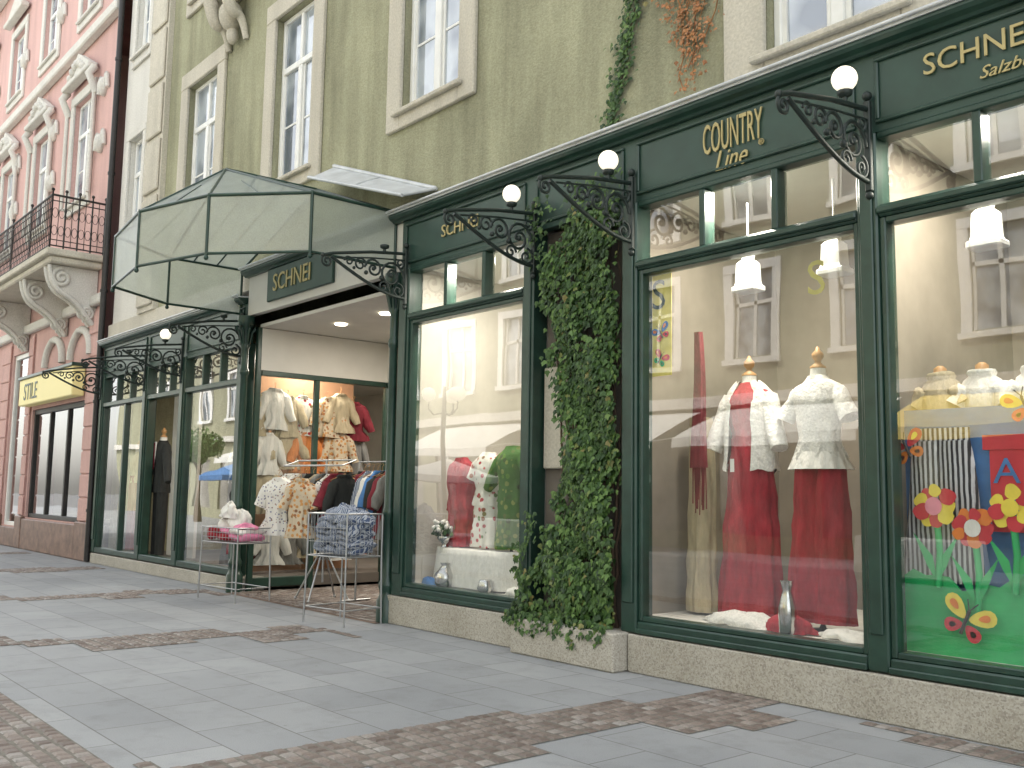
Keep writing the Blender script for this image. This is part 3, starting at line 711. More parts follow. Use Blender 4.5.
def heap(cx,cy,z,rx,ry,h,mt,label,cat="cloth",name="folded_cloth",cz=.03):
    mb=MB(); n=34; R=[]
    for k in range(10):
        t=k/9; rr=math.cos(t*pi/2*.98)
        R.append([(cx+rx*rr*(1+.14*math.sin(3*2*pi*i/n+k*.4)+.08*math.sin(7*2*pi*i/n-k))*math.cos(2*pi*i/n),cy+ry*rr*(1+.12*math.sin(4*2*pi*i/n+k*.6))*math.sin(2*pi*i/n),
            z+h*math.sin(t*pi/2)*(1+.12*math.sin(5*2*pi*i/n+k*.5))) for i in range(n)])
    mb.rings(R,0,True); cr(mb,cz,9); 
    for i,v in enumerate(mb.v):
        if v[2]<z: mb.v[i]=(v[0],v[1],z)
    o=mb.obj(name,mt); return tag(o,label,cat)
heap(-4.9,.30,FZ+.005,.42,.15,.10,'lace',"crumpled white lace cloth on display floor")
heap(-4.45,.24,FZ+.005,.22,.10,.12,'red',"crumpled red cloth on display floor")
heap(-3.95,.26,FZ+.005,.25,.10,.07,'wcloth',"crumpled white cloth on display floor")
tag(MB().lathe([(.05,FZ),(.065,FZ+.02),(.07,FZ+.2),(.05,FZ+.28),(.035,FZ+.33),(.05,FZ+.40),(.055,FZ+.41)],-4.40,.14,18).obj("vase",'silver'),"tall silver metal vase on display floor","vase")
BN=thing("banner","pale yellow hanging paper banner with letter and painted butterflies","banner",(-5.60,.08,2.55))
q=MB(); q.box(-.11,.11,0,.004,0,.93); q.obj("paper",'paleyel',BN)
text("lettering","S",.38,(-.12,-.006,.60),'green',BN,1,0,.001)
def bfly(x,z,s,ang=0,y=-.06,par=None,nm="butterfly",cols=('yelpaint','redp','orangep','stand')):
    q=MB()
    for sx in (-1,1):
        for (cx,cz,rx,rz_,tl,mi) in ((.62,.42,.62,.36,.55,0),(.45,-.38,.42,.30,-.5,1),(.70,.48,.26,.15,.55,2),(.48,-.40,.16,.12,-.5,0)):
            pts=[]
            for j in range(14):
                t=2*pi*j/14; u0=rx*math.cos(t); w0=rz_*math.sin(t)*(1+.35*math.cos(t)); u=sx*(cx+u0*math.cos(tl)-w0*math.sin(tl)); w=cz+u0*math.sin(tl)+w0*math.cos(tl)
                U_=u*math.cos(ang)-w*math.sin(ang); W_=u*math.sin(ang)+w*math.cos(ang)
                pts.append((x+U_*s,y-.003*(mi+(rx<.3)),z+W_*s))
            q.add(pts,[tuple(range(14))],mi)
    q.tube([(x+.6*s*math.sin(ang),y-.012,z-.6*s*math.cos(ang)),(x-.5*s*math.sin(ang),y-.012,z+.5*s*math.cos(ang))],.08*s,6,3)
    for sx in (-1,1):
        p0=(0,.5);p1=(sx*.25,.95)
        q.tube([(x+(a_*math.cos(ang)-b_*math.sin(ang))*s,y-.012,z+(a_*math.sin(ang)+b_*math.cos(ang))*s) for a_,b_ in (p0,p1)],.03*s,4,3)
    q.obj(nm,list(cols),par)
bfly(0,.38,.085,.4,-.004,BN,"painted_butterfly",('bluep','redp','orangep','stand')); bfly(-.01,.15,.075,-.5,-.004,BN,"painted_butterfly",('redp','grassp','orangep','stand'))
BN2=thing("banner","dull yellow hanging cut-out letter in window","banner",(-4.02,.08,2.55))
text("lettering","S",.38,(-.12,-.006,.50),'dullyel',BN2,1,0,.002)
def spot_fit(loc):
    e=thing("spotlight","white boxy spotlight hanging in display window","spotlight",loc,group="white spotlights in the display windows")
    q=MB(); q.box(-.12,.12,-.09,.09,-.30,-.25,0,.01); R=[[(x*s,y*s,z) for x,y in ((-.085,-.075),(.085,-.075),(.085,.075),(-.085,.075))] for s,z in ((1.1,-.248),(1.0,-.22),(.9,-.05),(.6,-.02))]
    q.rings(R,0,True,False); q.box(-.05,.05,-.035,.035,-.02,.03,0,.01); q.obj("shade",'white',e)
    q=MB(); q.tube([(0,0,.03),(0,0,.5)],.01,6); q.obj("rod",'white',e); return e
s0=spot_fit((-5.02,.55,3.58))
for x in (-4.15,-2.95,-1.9): copy_thing(s0,(x,.5,3.58))
# window 3
form((-8.90,.42,FZ),"dress form in plain red sleeveless dress","dress","skirt",'red','red',H=1.44,sleeve=.0,waist=.6,r1=.20,botlen=1.0,neck=False)
form((-8.46,.46,FZ),"dress form in white dress with rose print","dress","skirt",'floral','floral',H=1.50,sleeve=.2,waist=.6,r1=.23,botlen=1.05,neck=False)
form((-7.98,.40,FZ),"dress form in green patterned long dress","dress","skirt",'greenc','greenc',H=1.55,sleeve=.40,waist=.6,r1=.20,botlen=1.1,neck=False)
form((-8.90,1.5,FZ),"dress form in cream blouse and red skirt","blouse","skirt",'lace','red',H=1.5,sleeve=.3,waist=.5,r1=.25,neck=False)
TBL=thing("display_table","low oval table covered with white cloth in window","table",(-8.50,.40,FZ))
R=[]
for t in range(7):
    z=.42-.40*t/6; R.append(gring(0,0,z,.74+.05*t/6,.26+.03*t/6,n=60,amp=.03*t/6,k=14))
R=[gring(0,0,.425,.02,.02,n=60),gring(0,0,.425,.72,.25,n=60)]+R; q=MB(); q.rings(R,0,False); q.obj("tablecloth",'wcloth',TBL)
q=MB(); q.lathe([(.03,0),(.03,.41)],0,0,10); q.obj("leg",'stand',TBL)
VS=thing("flower_vase","silver bowl with white flowers on table","vase",(-8.98,.26,FZ+.43))
MB().lathe([(.05,0),(.03,.03),(.07,.06),(.10,.10),(.09,.12)],0,0,16).obj("bowl",'silver',VS)
q=MB(); q2=MB()
for i in range(90):
    a_=random.random()*2*pi; rr=random.random()**.5*.14; z=.15+random.random()*.16*(1-rr*3)
    if i<30: q.sphere((rr*math.cos(a_),rr*math.sin(a_),z+.03),.024,7,5)
    else: leaf(q2,Vector((rr*math.cos(a_),rr*math.sin(a_),z-.02)),Vector((random.uniform(-1,1),-1,random.uniform(0,1))),Vector((0,0,1)),.06)
q.obj("flowers",'wcloth',VS); q2.obj("foliage",'ivy',VS)
tag(MB().lathe([(.07,FZ),(.11,FZ+.04),(.12,FZ+.14),(.07,FZ+.2),(.04,FZ+.24),(.06,FZ+.27)],-8.75,.10,18).obj("jug",'silver'),"round silver jug on display floor","jug")
tag(MB().lathe([(.06,FZ),(.09,FZ+.05),(.07,FZ+.13),(.06,FZ+.14)],-8.05,.11,18).obj("bowl",'silver'),"silver bowl on display floor","bowl")
heap(-7.6,.17,FZ+.005,.2,.07,.08,'wcloth',"folded white tablecloth on display floor",cz=.015)
heap(-9.1,.15,FZ+.005,.16,.05,.08,'bluep',"folded blue cloth on display floor",cz=.012)

# window 1
DG=thing("painted_display_board","children's painted cardboard garden with flowers and butterflies","display board",(-3.5,.20,FZ))
MB().box(0.0,2.0,.10,.12,.25,1.68).obj("sky_board",'bluep',DG)
q=MB(); n=24; top=[(2.0*i/n,.50+.05*math.sin(i*.8)+.03*math.sin(i*2.1)) for i in range(n+1)]
q.prism([(0,0),(2.0,0)]+top[::-1],1,0,.02); q.obj("grass_board",'grassp',DG)
def flower(x,z,r,pc,cc,y=-.04):
    st=MB(); st.tube([(x,y+.02,z-.05),(x+.02,y+.02,z-.3),(x,y+.02,z-.55)],.024,6)
    for s in (-1,1):
        st.add([(x,y+.015,z-.52),(x+s*.07,y+.01,z-.40),(x+s*.16,y+.005,z-.18),(x+s*.03,y+.015,z-.34)],[(0,1,2,3)])
    f=st.obj("flower",'grassp',DG)
    p=MB()
    for k in range(9):
        a_=2*pi*k/9+random.uniform(-.1,.1); rr=r*random.uniform(.60,.76); cx,cz=x+rr*math.cos(a_),z+rr*math.sin(a_); ry_=r*random.uniform(.28,.42)
        p.add([(cx+ry_*math.cos(t)*(1+.12*math.sin(3*t+k)),y-.004*(k%3),cz+ry_*math.sin(t)*(1+.1*math.cos(2*t+k))) for t in [2*pi*j/14 for j in range(14)]],[tuple(range(14))],k%2)
    p.obj("petals",pc,f)
    p=MB(); p.add([(x+r*.40*math.cos(t),y-.014,z+r*.42*math.sin(t)) for t in [2*pi*j/16 for j in range(16)]],[tuple(range(16))]); p.obj("flower_centre",cc,f)
flower(.27,1.0,.15,['yelpaint','redp'],'pinkp'); flower(.53,.86,.14,['redp','orangep'],'wcloth'); flower(.78,1.0,.14,['yelpaint','redp'],'yelpaint',-.05)
flower(1.15,.92,.14,['redp','orangep'],'yelpaint')
bfly(.10,1.40,.12,.4,-.06,DG,cols=('redp','orangep','yelpaint','stand')); bfly(.47,.25,.15,-.4,-.06,DG); bfly(.9,1.66,.12,.3,-.06,DG)
q=MB(); q.box(.62,1.35,.04,.095,.84,1.38); q.prism([(.58,1.381),(1.42,1.381),(1.42,1.48),(.58,1.48)],1,.03,.095)
hs=q.obj("painted_house",'redp',DG); text("lettering","A",.24,(.64,.034,1.16),'bluep',hs,1.1,0,.001); text("lettering","B",.24,(.84,.034,1.12),'yelpaint',hs,1.1,0,.001)
MB().box(.66,.82,.034,.0395,.88,1.08).obj("painted_window",'bluep',hs)
for i,(x,mm) in enumerate(((1.0,0),(1.2,1))):
    q=MB(); q.tube([(x,-.02,.35),(x,-.02,1.5)],.03,6,mm); q.lathe([(.03,1.5),(.001,1.6)],x,-.02,6,2); q.obj("painted_pencil",['pinkp','orangep','wcloth'],DG)
f1=thing("striped_trousers","black and white striped wide trousers hanging before painted board","trousers",(-3.22,.250,FZ))
q=MB()
for s in (-1,1): skirt_g(q,1.45,.48,.11,.17,cx=s*.10,amp=.09,k=7,dy=.14)
q.rings([gring(0,0,z,.21,.028) for z in (1.40,1.54)],0,False); q.obj("trouser_legs",'skirt',f1)
for x,m_,lb in ((-3.32,'beigec',"small bust with beige blouse on display board"),(-3.02,'wcloth',"small bust with white frilled blouse on display board"),(-2.66,'wcloth',"small bust with white blouse on display board")):
    e=thing("blouse_bust",lb,"bust",(x,.50,2.0)); q=MB(); top_g(q,.42,.02,w=.15,d=.10,sleeve=.14,amp=.06,flare=1.1); cr(q,.015,9).obj("blouse",m_,e)
    q=MB(); q.lathe([(.06,-1.5),(.012,-1.49),(.012,.05),(.05,.1),(.045,.45),(.02,.47)],0,0,10); q.obj("stand",'wood',e)
for x in (-2.0,.3): form((x,.8,FZ),"dress form in red dress in far window","dress","skirt",'red','red',H=1.95,sleeve=.2)

# ------------------------------------------------------------------ suit and clothes inside far part
s=form((-17.75,.28,.22),"dress form in dark suit jacket and trousers","suit_jacket",None,'suit','suit',H=2.15,sleeve=.75,waist=.95,flare=1.05)
q=MB()
for k in (-1,1): skirt_g(q,1.35,.08,.11,.12,cx=k*.09,amp=.03,k=5)
q.obj("trousers",'suit',s)
q=MB(); q.prism([(-.03,2.1),(.03,2.1),(.035,1.7),(0,1.62),(-.035,1.7)],1,-.175,-.160); q.obj("tie",'redd',s)
q=MB(); q.prism([(-.09,2.12),(.09,2.12),(0,1.66)],1,-.162,-.150); q.obj("shirt_front",'wcloth',s)
MB().box(-19.2,-17.9,1.0,1.06,.2,3.68).obj("display_partition",'ceil',B)
def hung(loc,rz,m_,label,L=.75,sleeve=.5,w=.23,group=None,d=.09,cat="garment",name="hanging_garment"):
    e=thing(name,label,cat,loc,rz,group); q=MB(); top_g(q,0,-L,w=w,d=d,sleeve=sleeve,amp=.07,flare=1.15,sang=.35); cr(q,.028,5).obj("garment_body",m_,e)
    h=MB(); h.tube([(-.2,0,-.09),(0,0,.0),(.2,0,-.09)],.008,5); h.tube([(0,0,0),(0,0,.05),(.02,0,.08),(0,0,.1),(-.02,0,.08)],.004,5); h.obj("hanger",'wood',e); return e
GL={'wcloth':"white blouse",'floral':"flowered blouse",'orange':"orange top",'beigec':"beige jacket",'suit':"dark jacket",'redd':"dark red top",'check':"blue striped shirt",'greenc':"green patterned top",'print':"white blouse with small print",'greyc':"grey jacket",'bluep':"blue jacket",'oprint':"orange patterned blouse"}
ys=[.32,.62,.92,1.25,1.55,1.85,2.15]
for r_,(z,cs) in enumerate([(3.05,['beigec','wcloth','beigec','floral','oprint','beigec','redd']),(2.45,['beigec','wcloth','beigec','orange','orange','oprint','greyc']),(1.75,['suit','beigec','wcloth','redd','oprint','print','suit']),(1.05,['redd','wcloth','greyc','beigec','suit','wcloth','orange'])]):
    for y,cc in zip(ys,cs):
        hung((-14.15+random.uniform(-.1,.1),y+random.uniform(-.06,.06),z+random.uniform(-.06,.06)),pi/2+random.uniform(-.3,.3),cc,GL[cc]+" hanging in entrance display",.66,.40,w=.23)
for r_ in range(2):
  for i in range(11):
    cc=random.choice(['orange','beigec','redd','wcloth','suit','floral','print','greyc','oprint'])
    hung((-13.3+i*.34,3.3+.9*r_,2.0+.75*r_),random.uniform(-.5,.5),cc,GL[cc]+" hanging on rail inside shop",.8,.45)
form((-12.9,2.9,.06),"dress form in orange blouse and white skirt inside shop","blouse","skirt",'oprint','wcloth',H=1.75)
form((-11.8,2.8,.06),"dress form in patterned blouse inside shop","blouse","skirt",'print','redd',H=1.75)
MB().box(-14.75,-14.65,.3,2.4,.2,3.68).obj("display_partition",'terra',B)
MB().box(-13.4,-9.6,5.3,5.45,.1,3.9).obj("shop_back_wall",'terra',B)
form((-15.2,.6,.22),"dress form in light blouse and dark skirt","blouse","skirt",'wcloth','suit',H=2.0)
form((-19.9,.6,.22),"dress form in beige jacket and dark red skirt","blouse","skirt",'beigec','redd',H=2.0)

# ------------------------------------------------------------------ racks and baskets in front
def wire_basket(loc,rz,label,w=.72,d=.5,h=1.0,bh=.30):
    e=thing("display_basket",label,"display basket",loc,rz); q=MB(); x,y=w/2,d/2
    for sx in (-1,1):
        for sy in (-1,1):
            q.tube([(sx*x*1.04,sy*y*1.04,0),(sx*x,sy*y,h-bh),(sx*x,sy*y,h)],.011,6)
    for z in (h,h-bh): q.tube([(-x,-y,z),(x,-y,z)],.009,5); q.tube([(-x,y,z),(x,y,z)],.009,5); q.tube([(-x,-y,z),(-x,y,z)],.009,5); q.tube([(x,-y,z),(x,y,z)],.009,5)
    q.tube([(-x,-y,.18),(x,-y,.18)],.008,5); q.tube([(-x,y,.18),(x,y,.18)],.008,5); q.tube([(-x,-y,.18),(-x,y,.18)],.008,5); q.tube([(x,-y,.18),(x,y,.18)],.008,5)
    n=12
    for i in range(1,n):
        t=-x+w*i/n; q.tube([(t,-y,h-bh),(t,-y,h)],.0035,4); q.tube([(t,y,h-bh),(t,y,h)],.0035,4); q.tube([(t,-y,h-bh),(t,y,h-bh)],.0035,4)
    for i in range(1,8):
        t=-y+d*i/8; q.tube([(-x,t,h-bh),(-x,t,h)],.0035,4); q.tube([(x,t,h-bh),(x,t,h)],.0035,4)
    for zz in (h-bh*.33,h-bh*.66): q.tube([(-x,-y,zz),(x,-y,zz)],.0035,4)
    q.obj("wire_frame",'chrome',e); return e
bk=(-9.90,-.50,0); wire_basket(bk,.15,"chrome wire basket on legs full of blue striped shirts",.70,.52,1.24,.48)
def pile(loc,rz,cols,n,w,d,z,label,hh=.055,cw=.018):
    for i in range(n):
        e=MB(); k=i%3; cx=-w/2+w*(k+.5)/3+random.uniform(-.03,.03); zz=z+(i//3)*hh
        R=[]; N=30; ph=random.random()*6
        for t in range(5):
            tt=t/4; s_=[.86,1.0,1.02,1.0,.82][t]
            R.append([((w/6*1.05)*s_*(abs(math.cos(a))**.55)*(1 if math.cos(a)>0 else -1)*(1+.07*math.sin(5*a+i))+cx,
                       (d/2)*s_*(abs(math.sin(a))**.55)*(1 if math.sin(a)>0 else -1)*(1+.06*math.sin(3*a+i)),zz+hh*1.05*tt+.020*math.sin(3*a+ph+t*.4)) for a in [2*pi*j/N for j in range(N)]])
        e.rings(R,0,True); cr(e,cw,9); o=e.obj("folded_shirt",cols[i%len(cols)]); o.location=loc; o.rotation_euler=(0,0,rz+random.uniform(-.08,.08)); tag(o,label,"folded shirt","folded shirts in the wire baskets")
pile(bk,.15,['check'],18,.62,.44,.80,"crumpled blue and white striped shirt in wire basket",.065,.03)
for dx,dy,hh in ((-.2,.0,.16),(.05,-.06,.20),(.22,.05,.14),(-.05,.1,.18)):
    heap(bk[0]+dx,bk[1]+dy,1.14,.16,.15,hh,'check',"crumpled blue striped shirt heaped on wire basket","clothes","clothes_heap",.045)
bk2=(-12.80,-.50,0); wire_basket(bk2,.1,"chrome wire basket on legs with red and pink clothes",.95,.5,.98,.20)
pile(bk2,.1,['red','red','pinkc','red','pinkc','wcloth'],6,.9,.46,.82,"folded red pink or white top in wire basket",.07)
for dx,dy,z,rx,h,mm,lb in ((-.22,0,.96,.2,.16,'wcloth',"white blouse lying on wire basket"),(.0,.05,.96,.2,.24,'wcloth',"crumpled white blouse lying on wire basket"),(.27,.0,.96,.18,.08,'pinkc',"pink top lying on wire basket"),(-.08,-.08,1.10,.15,.22,'wcloth',"white blouse on top of clothes heap")):
    heap(bk2[0]+dx,bk2[1]+dy,z,rx,rx*.75,h,mm,lb,"clothes","clothes_heap",.055)
RK=thing("clothes_rack","round chrome rack on splayed legs hung with clothes","clothes rack",(-12.0,.42,0),.2)
q=MB(); q.tube([(0,0,.25),(0,0,1.92)],.016,8)
for k in range(4):
    a_=2*pi*k/4+.4; q.tube([(0,0,.75),(.40*math.cos(a_),.40*math.sin(a_),.02)],.013,6); q.sphere((.4*math.cos(a_),.4*math.sin(a_),.025),.022,8,6)
q.tube([(-.6,0,1.92),(.6,0,1.92)],.013,8); q.tube([(-.6,-.25,1.84),(.6,-.25,1.84)],.013,8); q.tube([(-.6,-.25,1.84),(-.6,0,1.92)],.01,6); q.tube([(.6,-.25,1.84),(.6,0,1.92)],.01,6)
q.obj("rack_frame",'chrome',RK)
cols=['print','wcloth','print','oprint','greyc','suit','beigec','greyc','suit','print','redd','suit']
for i,cc in enumerate(cols):
    hung((-12.58+.1*i,.18+.02*i+random.uniform(-.03,.03),1.73),pi/2+random.uniform(-.35,.35)-.5,cc,GL[cc]+" hanging on chrome rack",random.uniform(.6,.9),random.uniform(.25,.45),w=.2,group="clothes on the street rack",d=.06)
hung((-12.35,-.12,1.68),.55,'print',"white blouse with small print hanging on rack front",.80,.3,w=.24,d=.1)
hung((-11.88,-.03,1.66),.75,'oprint',"orange patterned blouse hanging on rack front",.80,.3,w=.18,d=.07)
RK2=thing("clothes_rack","straight chrome rail rack with blue and red jackets","clothes rack",(-11.15,.75,0),.1)
q=MB()
for sx in (-.45,.45): q.tube([(sx,0,.02),(sx,0,1.9)],.014,6); q.tube([(sx,-.25,.03),(sx,.25,.03)],.014,6)
q.tube([(-.45,0,1.9),(.45,0,1.9)],.013,6); q.obj("rack_frame",'chrome',RK2)
for i,cc in enumerate(['suit','redd','check','wcloth','bluep','suit','redd','greyc']):
    hung((-11.53+.11*i,.75,1.78),pi/2-.4+random.uniform(-.15,.15),cc,GL[cc]+" hanging on chrome rail",.9,.4,w=.2,group="clothes on the entrance rail",d=.06)

# ------------------------------------------------------------------ pink building
P=thing("pink_building","ornate pale pink stucco town house with white trim","building",(0,0,0))
xs0=[-23.75,-27.1,-30.5,-33.9]
hp=[]
for x in xs0:
    hp.append((x,x+1.35,8.0,10.5)); hp.append((x,x+1.35,12.6,14.6))
shopL=[(-25.7,-21.55,.75,3.35),(-27.9,-26.3,.5,4.9),(-33,-29,.7,3.6)]
mb=MB().wall(-34.5,-20.62,0,17,hp+shopL,y=0,depth=.25)
mb.box(-34.5,-20.6,11,11.2,0,17).box(-34.5,-20.6,.02,11,16.9,17.1).box(-34.6,-34.5,0,11.2,0,17)
mb.obj("wall",'pink',P)
for h in hp: upper_window(h,P,.22,0,'creamw',ped=True)
for z,d_,hh in ((5.3,.16,.22),(11.7,.2,.25),(16.3,.5,.4)):
    MB().box(-34.5,-20.62,-d_,-.001,z,z+hh,0,.03).obj("string_course",'creamw',P)
for x in (-21.6,-25.4,-28.9,-32.2):
    for z in (9.0,10.3,13.4):
        q=MB(); q.sphere((x,-.04,z),.14,10,8,sz=1.6)
        for s in (-1,1): q.tube([(x+s*(.08+.22*t),-.05,z+.35*math.sin(t*pi)*(1)-.1) for t in [i/8 for i in range(9)]],.05,6)
        q.obj("stucco_ornament",'creamw',P)
for x in xs0:
    q=MB()
    for t in range(7): q.sphere((x+.2+.16*t,-.22,11.05+.22*math.sin(t/6*pi)),.10,8,6)
    for s in (-.33,1.68):
        q.tube([(x+s,-.12,10.9),(x+s,-.24,10.7),(x+s,-.12,10.45),(x+s,-.06,10.3)],.09,8)
        q.tube([(x+s,-.1,8.0),(x+s,-.1,10.3)],.05,8)
    q.obj("window_ornament",'creamw',P)
for x0_,x1_ in ((-21.45,-20.64),(-26.2,-25.8),(-28.9,-28.0)):
    mb=MB(); mb.box(x0_+.03,x1_-.03,-.03,-.0008,.79,5.25)
    for k in range(9): mb.box(x0_,x1_,-.06,-.0305,.8+k*.49,.8+k*.49+.46,0,.015)
    mb.obj("rusticated_pier",'pink',P)
for x0_,x1_,zz,dd in ((-21.49,-20.62,.78,.1),(-26.29,-25.71,.78,.1),(-29.0,-27.91,.78,.1),(-34.4,-33,.78,.1),(-25.7,-21.5,.72,.09),(-27.9,-26.3,.48,.09)):
    MB().box(x0_,x1_,-dd,-.0005,0,zz,0,.02).obj("plinth",'brownst',P)
for (a,b,c,d) in shopL:
    q=MB(); q.box(a,a+.1,.05,.15,c,d,0,.01).box(b-.1,b,.05,.15,c,d,0,.01).box(a+.1,b-.1,.05,.15,d-.12,d,0,.01).box(a+.1,b-.1,.05,.15,c,c+.1,0,.01)
    n=max(1,int((b-a)/1.3))
    for i in range(1,n): x=a+(b-a)*i/n; q.box(x-.05,x+.05,.05,.15,c+.1,d-.12,0,.01)
    w=q.obj("shop_window",'black' if c>.6 else 'white',P); MB().pane(a+.1,b-.1,.1,c+.1,d-.12).obj("pane",'glass',w)
    MB().box(a-.3,b+.3,1.3,1.35,0,d+.4,0).box(a-.3,b+.3,.255,1.3,c-.05,c-.001,1).box(a-.3,b+.3,.255,1.3,d+.2,d+.25,0).obj("display_interior",['intdark','ceil'],P)
for dx in (0,2.0):
    pts=[(-24.0+dx+.7*math.cos(t),-.05,4.3+.6*math.sin(t)) for t in [pi*i/14 for i in range(15)]]
    MB().tube(pts,.09,8).obj("arch_moulding",'creamw',P)
SG=thing("shop_sign","yellow illuminated shop sign box over neighbouring shop","shop sign",(0,0,0))
MB().box(-25.75,-21.5,-.32,-.06,3.42,4.05,0,.02).obj("sign_box",'signy',SG)
MB().box(-25.8,-21.45,-.36,-.055,4.051,4.12,0,.01).obj("sign_cap",'green',SG)
text("lettering","STILE",.56,(-25.3,-.327,3.54),'green2',SG,.9,0,.003)
q=MB(); q.box(-27.8,-20.9,-1.15,-.001,6.22,6.36,0,.02); q.box(-27.7,-20.98,-1.05,-.001,6.08,6.219,0,.03)
bal=q.obj("balcony",'cream',P)
q=MB()
def railing(p0,p1):
    p0=Vector(p0);p1=Vector(p1); L=(p1-p0).length; n=max(3,int(L/.13)); d=(p1-p0).normalized(); up=Vector((0,0,1))
    for z,r in ((.06,.015),(.18,.01),(1.0,.012),(1.12,.024)): q.tube([p0+up*z,p1+up*z],r,6)
    for i in range(n+1):
        b_=p0+d*(L*i/n)
        q.tube([b_+up*.06,b_+up*1.12],.008,4)
        if i<n:
            c_=b_+d*(L/n/2)
            for zc,rr in ((.75,.055),(.38,.055)):
                q.tube([c_+d*(rr*math.cos(t))+up*(zc+rr*1.9*math.sin(t)) for t in [2*pi*j/10 for j in range(11)]],.006,4)
    for i in range(0,n+1,max(1,n//4)):
        b_=p0+d*(L*i/n); q.tube([b_+up*0,b_+up*1.2],.018,6); q.sphere(tuple(b_+up*1.23),.035,8,6)
railing((-20.98,-.02,6.36),(-20.98,-1.08,6.36)); railing((-20.98,-1.08,6.36),(-27.7,-1.08,6.36))
q.obj("railing",'black',bal)
def console(x):
    q=MB(); prof=[]
    for i in range(13):
        t=i/12; prof.append((-.98+.93*t**1.5, 6.06-1.15*t-.10*math.sin(t*2*pi)))
    q.prism([(-.02,6.07),(-.98,6.07)]+prof[1:]+[(-.02,4.9)],0,x-.14,x+.14)
    for s in (-1,1):
        pts=[(x+s*.15,y,z) for _,y,z in spiral(-.74,5.82,.2,1.7,pi/2,1)]; q.tube(pts,.045,6)
        pts=[(x+s*.15,y,z) for _,y,z in spiral(-.2,5.15,.14,1.6,-pi/2,1)]; q.tube(pts,.04,6)
        q.tube([(x+s*.15,y-.01,z) for y,z in prof],.045,6)
    q.obj("console",'creamw',bal)
for x in (-21.35,-23.3,-26.6): console(x)

# ------------------------------------------------------------------ opposite side (seen in reflections)
O=thing("opposite_building","sunlit grey green town house across the street","building",(-58,-15.5,0),pi)
OY=-15.5
wx=[i*-3.3 for i in range(22)]
wx=[x for x in wx if x>-65]
wy=[(5.3,7.7),(9.2,11.4)]
hol=[(x,x+1.25,a,b) for x in wx for a,b in wy]
hol2=[(x-.5,x+1.9,.5,3.1) for x in wx]
q=MB().wall(-66,8,0,14,hol+hol2,y=0,depth=.25); 
q.box(-66,8,9,9.2,0,14); q.box(-66,8,.05,9,13.9,14.1)
q.obj("wall",'oppo',O)
for h in hol: 
    a,b,c,d=h; mb=MB(); s_=.25
    mb.box(a-s_,a,-.06,-.001,c-.2,d); mb.box(b,b+s_,-.06,-.001,c-.2,d); mb.box(a-s_,b+s_,-.07,-.001,d+.001,d+s_); mb.box(a-s_-.05,b+s_+.05,-.14,-.061,c-.2,c-.05)
    mb.box(a,b,.1,.13,c,d,1); mb.box((a+b)/2-.05,(a+b)/2+.05,.05,.099,c,d,0); mb.box(a,b,.05,.098,c+1.5,c+1.6,0); mb.box(a,a+.07,.05,.097,c,d,0); mb.box(b-.07,b,.05,.097,c,d,0)
    mb.obj("window",['white','pane'],O)
for h in hol2: MB().box(h[0],h[1],.12,.15,h[2],h[3]).obj("shop_glazing",'glazback',O)
MB().box(-66,8,-.2,-.001,4.0,4.3).obj("string_course",'creamw',O)
MB().box(-66,8,-.5,-.001,13.3,13.8).obj("eaves_cornice",'creamw',O)
def awning(x,c,lb,w=2.6):
    e=thing("awning",lb,"awning",(x,OY+.05,0),group="awnings across the street"); q=MB()
    q.add([(-w,0,3.9),(w,0,3.9),(w,2.2,3.0),(-w,2.2,3.0)],[(0,1,2,3)]); q.add([(-w,2.2,3.0),(w,2.2,3.0),(w,2.2,2.75),(-w,2.2,2.75)],[(0,1,2,3)])
    q.obj("canvas",c,e); q=MB(); q.tube([(-w,0,3.2),(-w,2.2,3.0)],.02); q.tube([(w,0,3.2),(w,2.2,3.0)],.02); q.obj("arm",'white',e); return e
for i,x in enumerate((-7.6,-14,-20,-27,-35,-43)): awning(x,'yellow' if i==0 else 'white',"yellow fabric awning over shop across the street" if i==0 else "white fabric awning over shop across the street",3.3 if i==0 else 2.6)
def parasol(x,y,c,lb,r=1.7,h=2.6):
    e=thing("parasol",lb,"parasol",(x,y,0),group="parasols in the street"); q=MB()
    R=[[(k*r*math.cos(2*pi*i/8),k*r*math.sin(2*pi*i/8),z) for i in range(8)] for k,z in ((1,h-.55-.2),(1,h-.55),(.02,h))]
    q.rings(R,0,False,False); q.obj("canvas",c,e)
    MB().tube([(0,0,0),(0,0,h+.1)],.03,8).obj("pole",'white',e); MB().lathe([(.3,0),(.3,.08),(.05,.1)],0,0,12).obj("base",'stand',e)
for x,y,c in [(-19,-12.6,'white'),(-25,-12.2,'white'),(-31,-12,'yellow'),(-39,-11.5,'bluep')]:
    parasol(x,y,c,{'yellow':"open yellow parasol in the street",'white':"open white parasol in the street",'creamw':"open cream parasol in the street",'bluep':"open blue parasol in the street"}[c])
def mtable(x,y):
    e=thing("market_table","street table with long white cloth","table",(x,y,0),group="white tables in the street")
    q=MB(); R=[[( 1.1*k*(abs(math.cos(t))**.3)*(1 if math.cos(t)>0 else -1),.5*k*(abs(math.sin(t))**.3)*(1 if math.sin(t)>0 else -1),z) for t in [2*pi*(i+.5)/28 for i in range(28)]] for k,z in ((1.06,.12),(1.0,.76),(.98,.78),(.02,.78))]
    q.rings(R,0,False); q.obj("tablecloth",'wcloth',e); q=MB()
    for sx in (-1,1):
        for sy in (-1,1): q.tube([(sx*.9,sy*.35,0),(sx*.9,sy*.35,.76)],.025)
    q.obj("legs",'stand',e)
for x,y in [(-9,-11.3),(-20.5,-11),(-25,-11.2),(-30,-11)]: mtable(x,y)
L=thing("street_lamp","tall green lamp post with white globes","street lamp",(-19.8,-8.2,0)); q=MB()
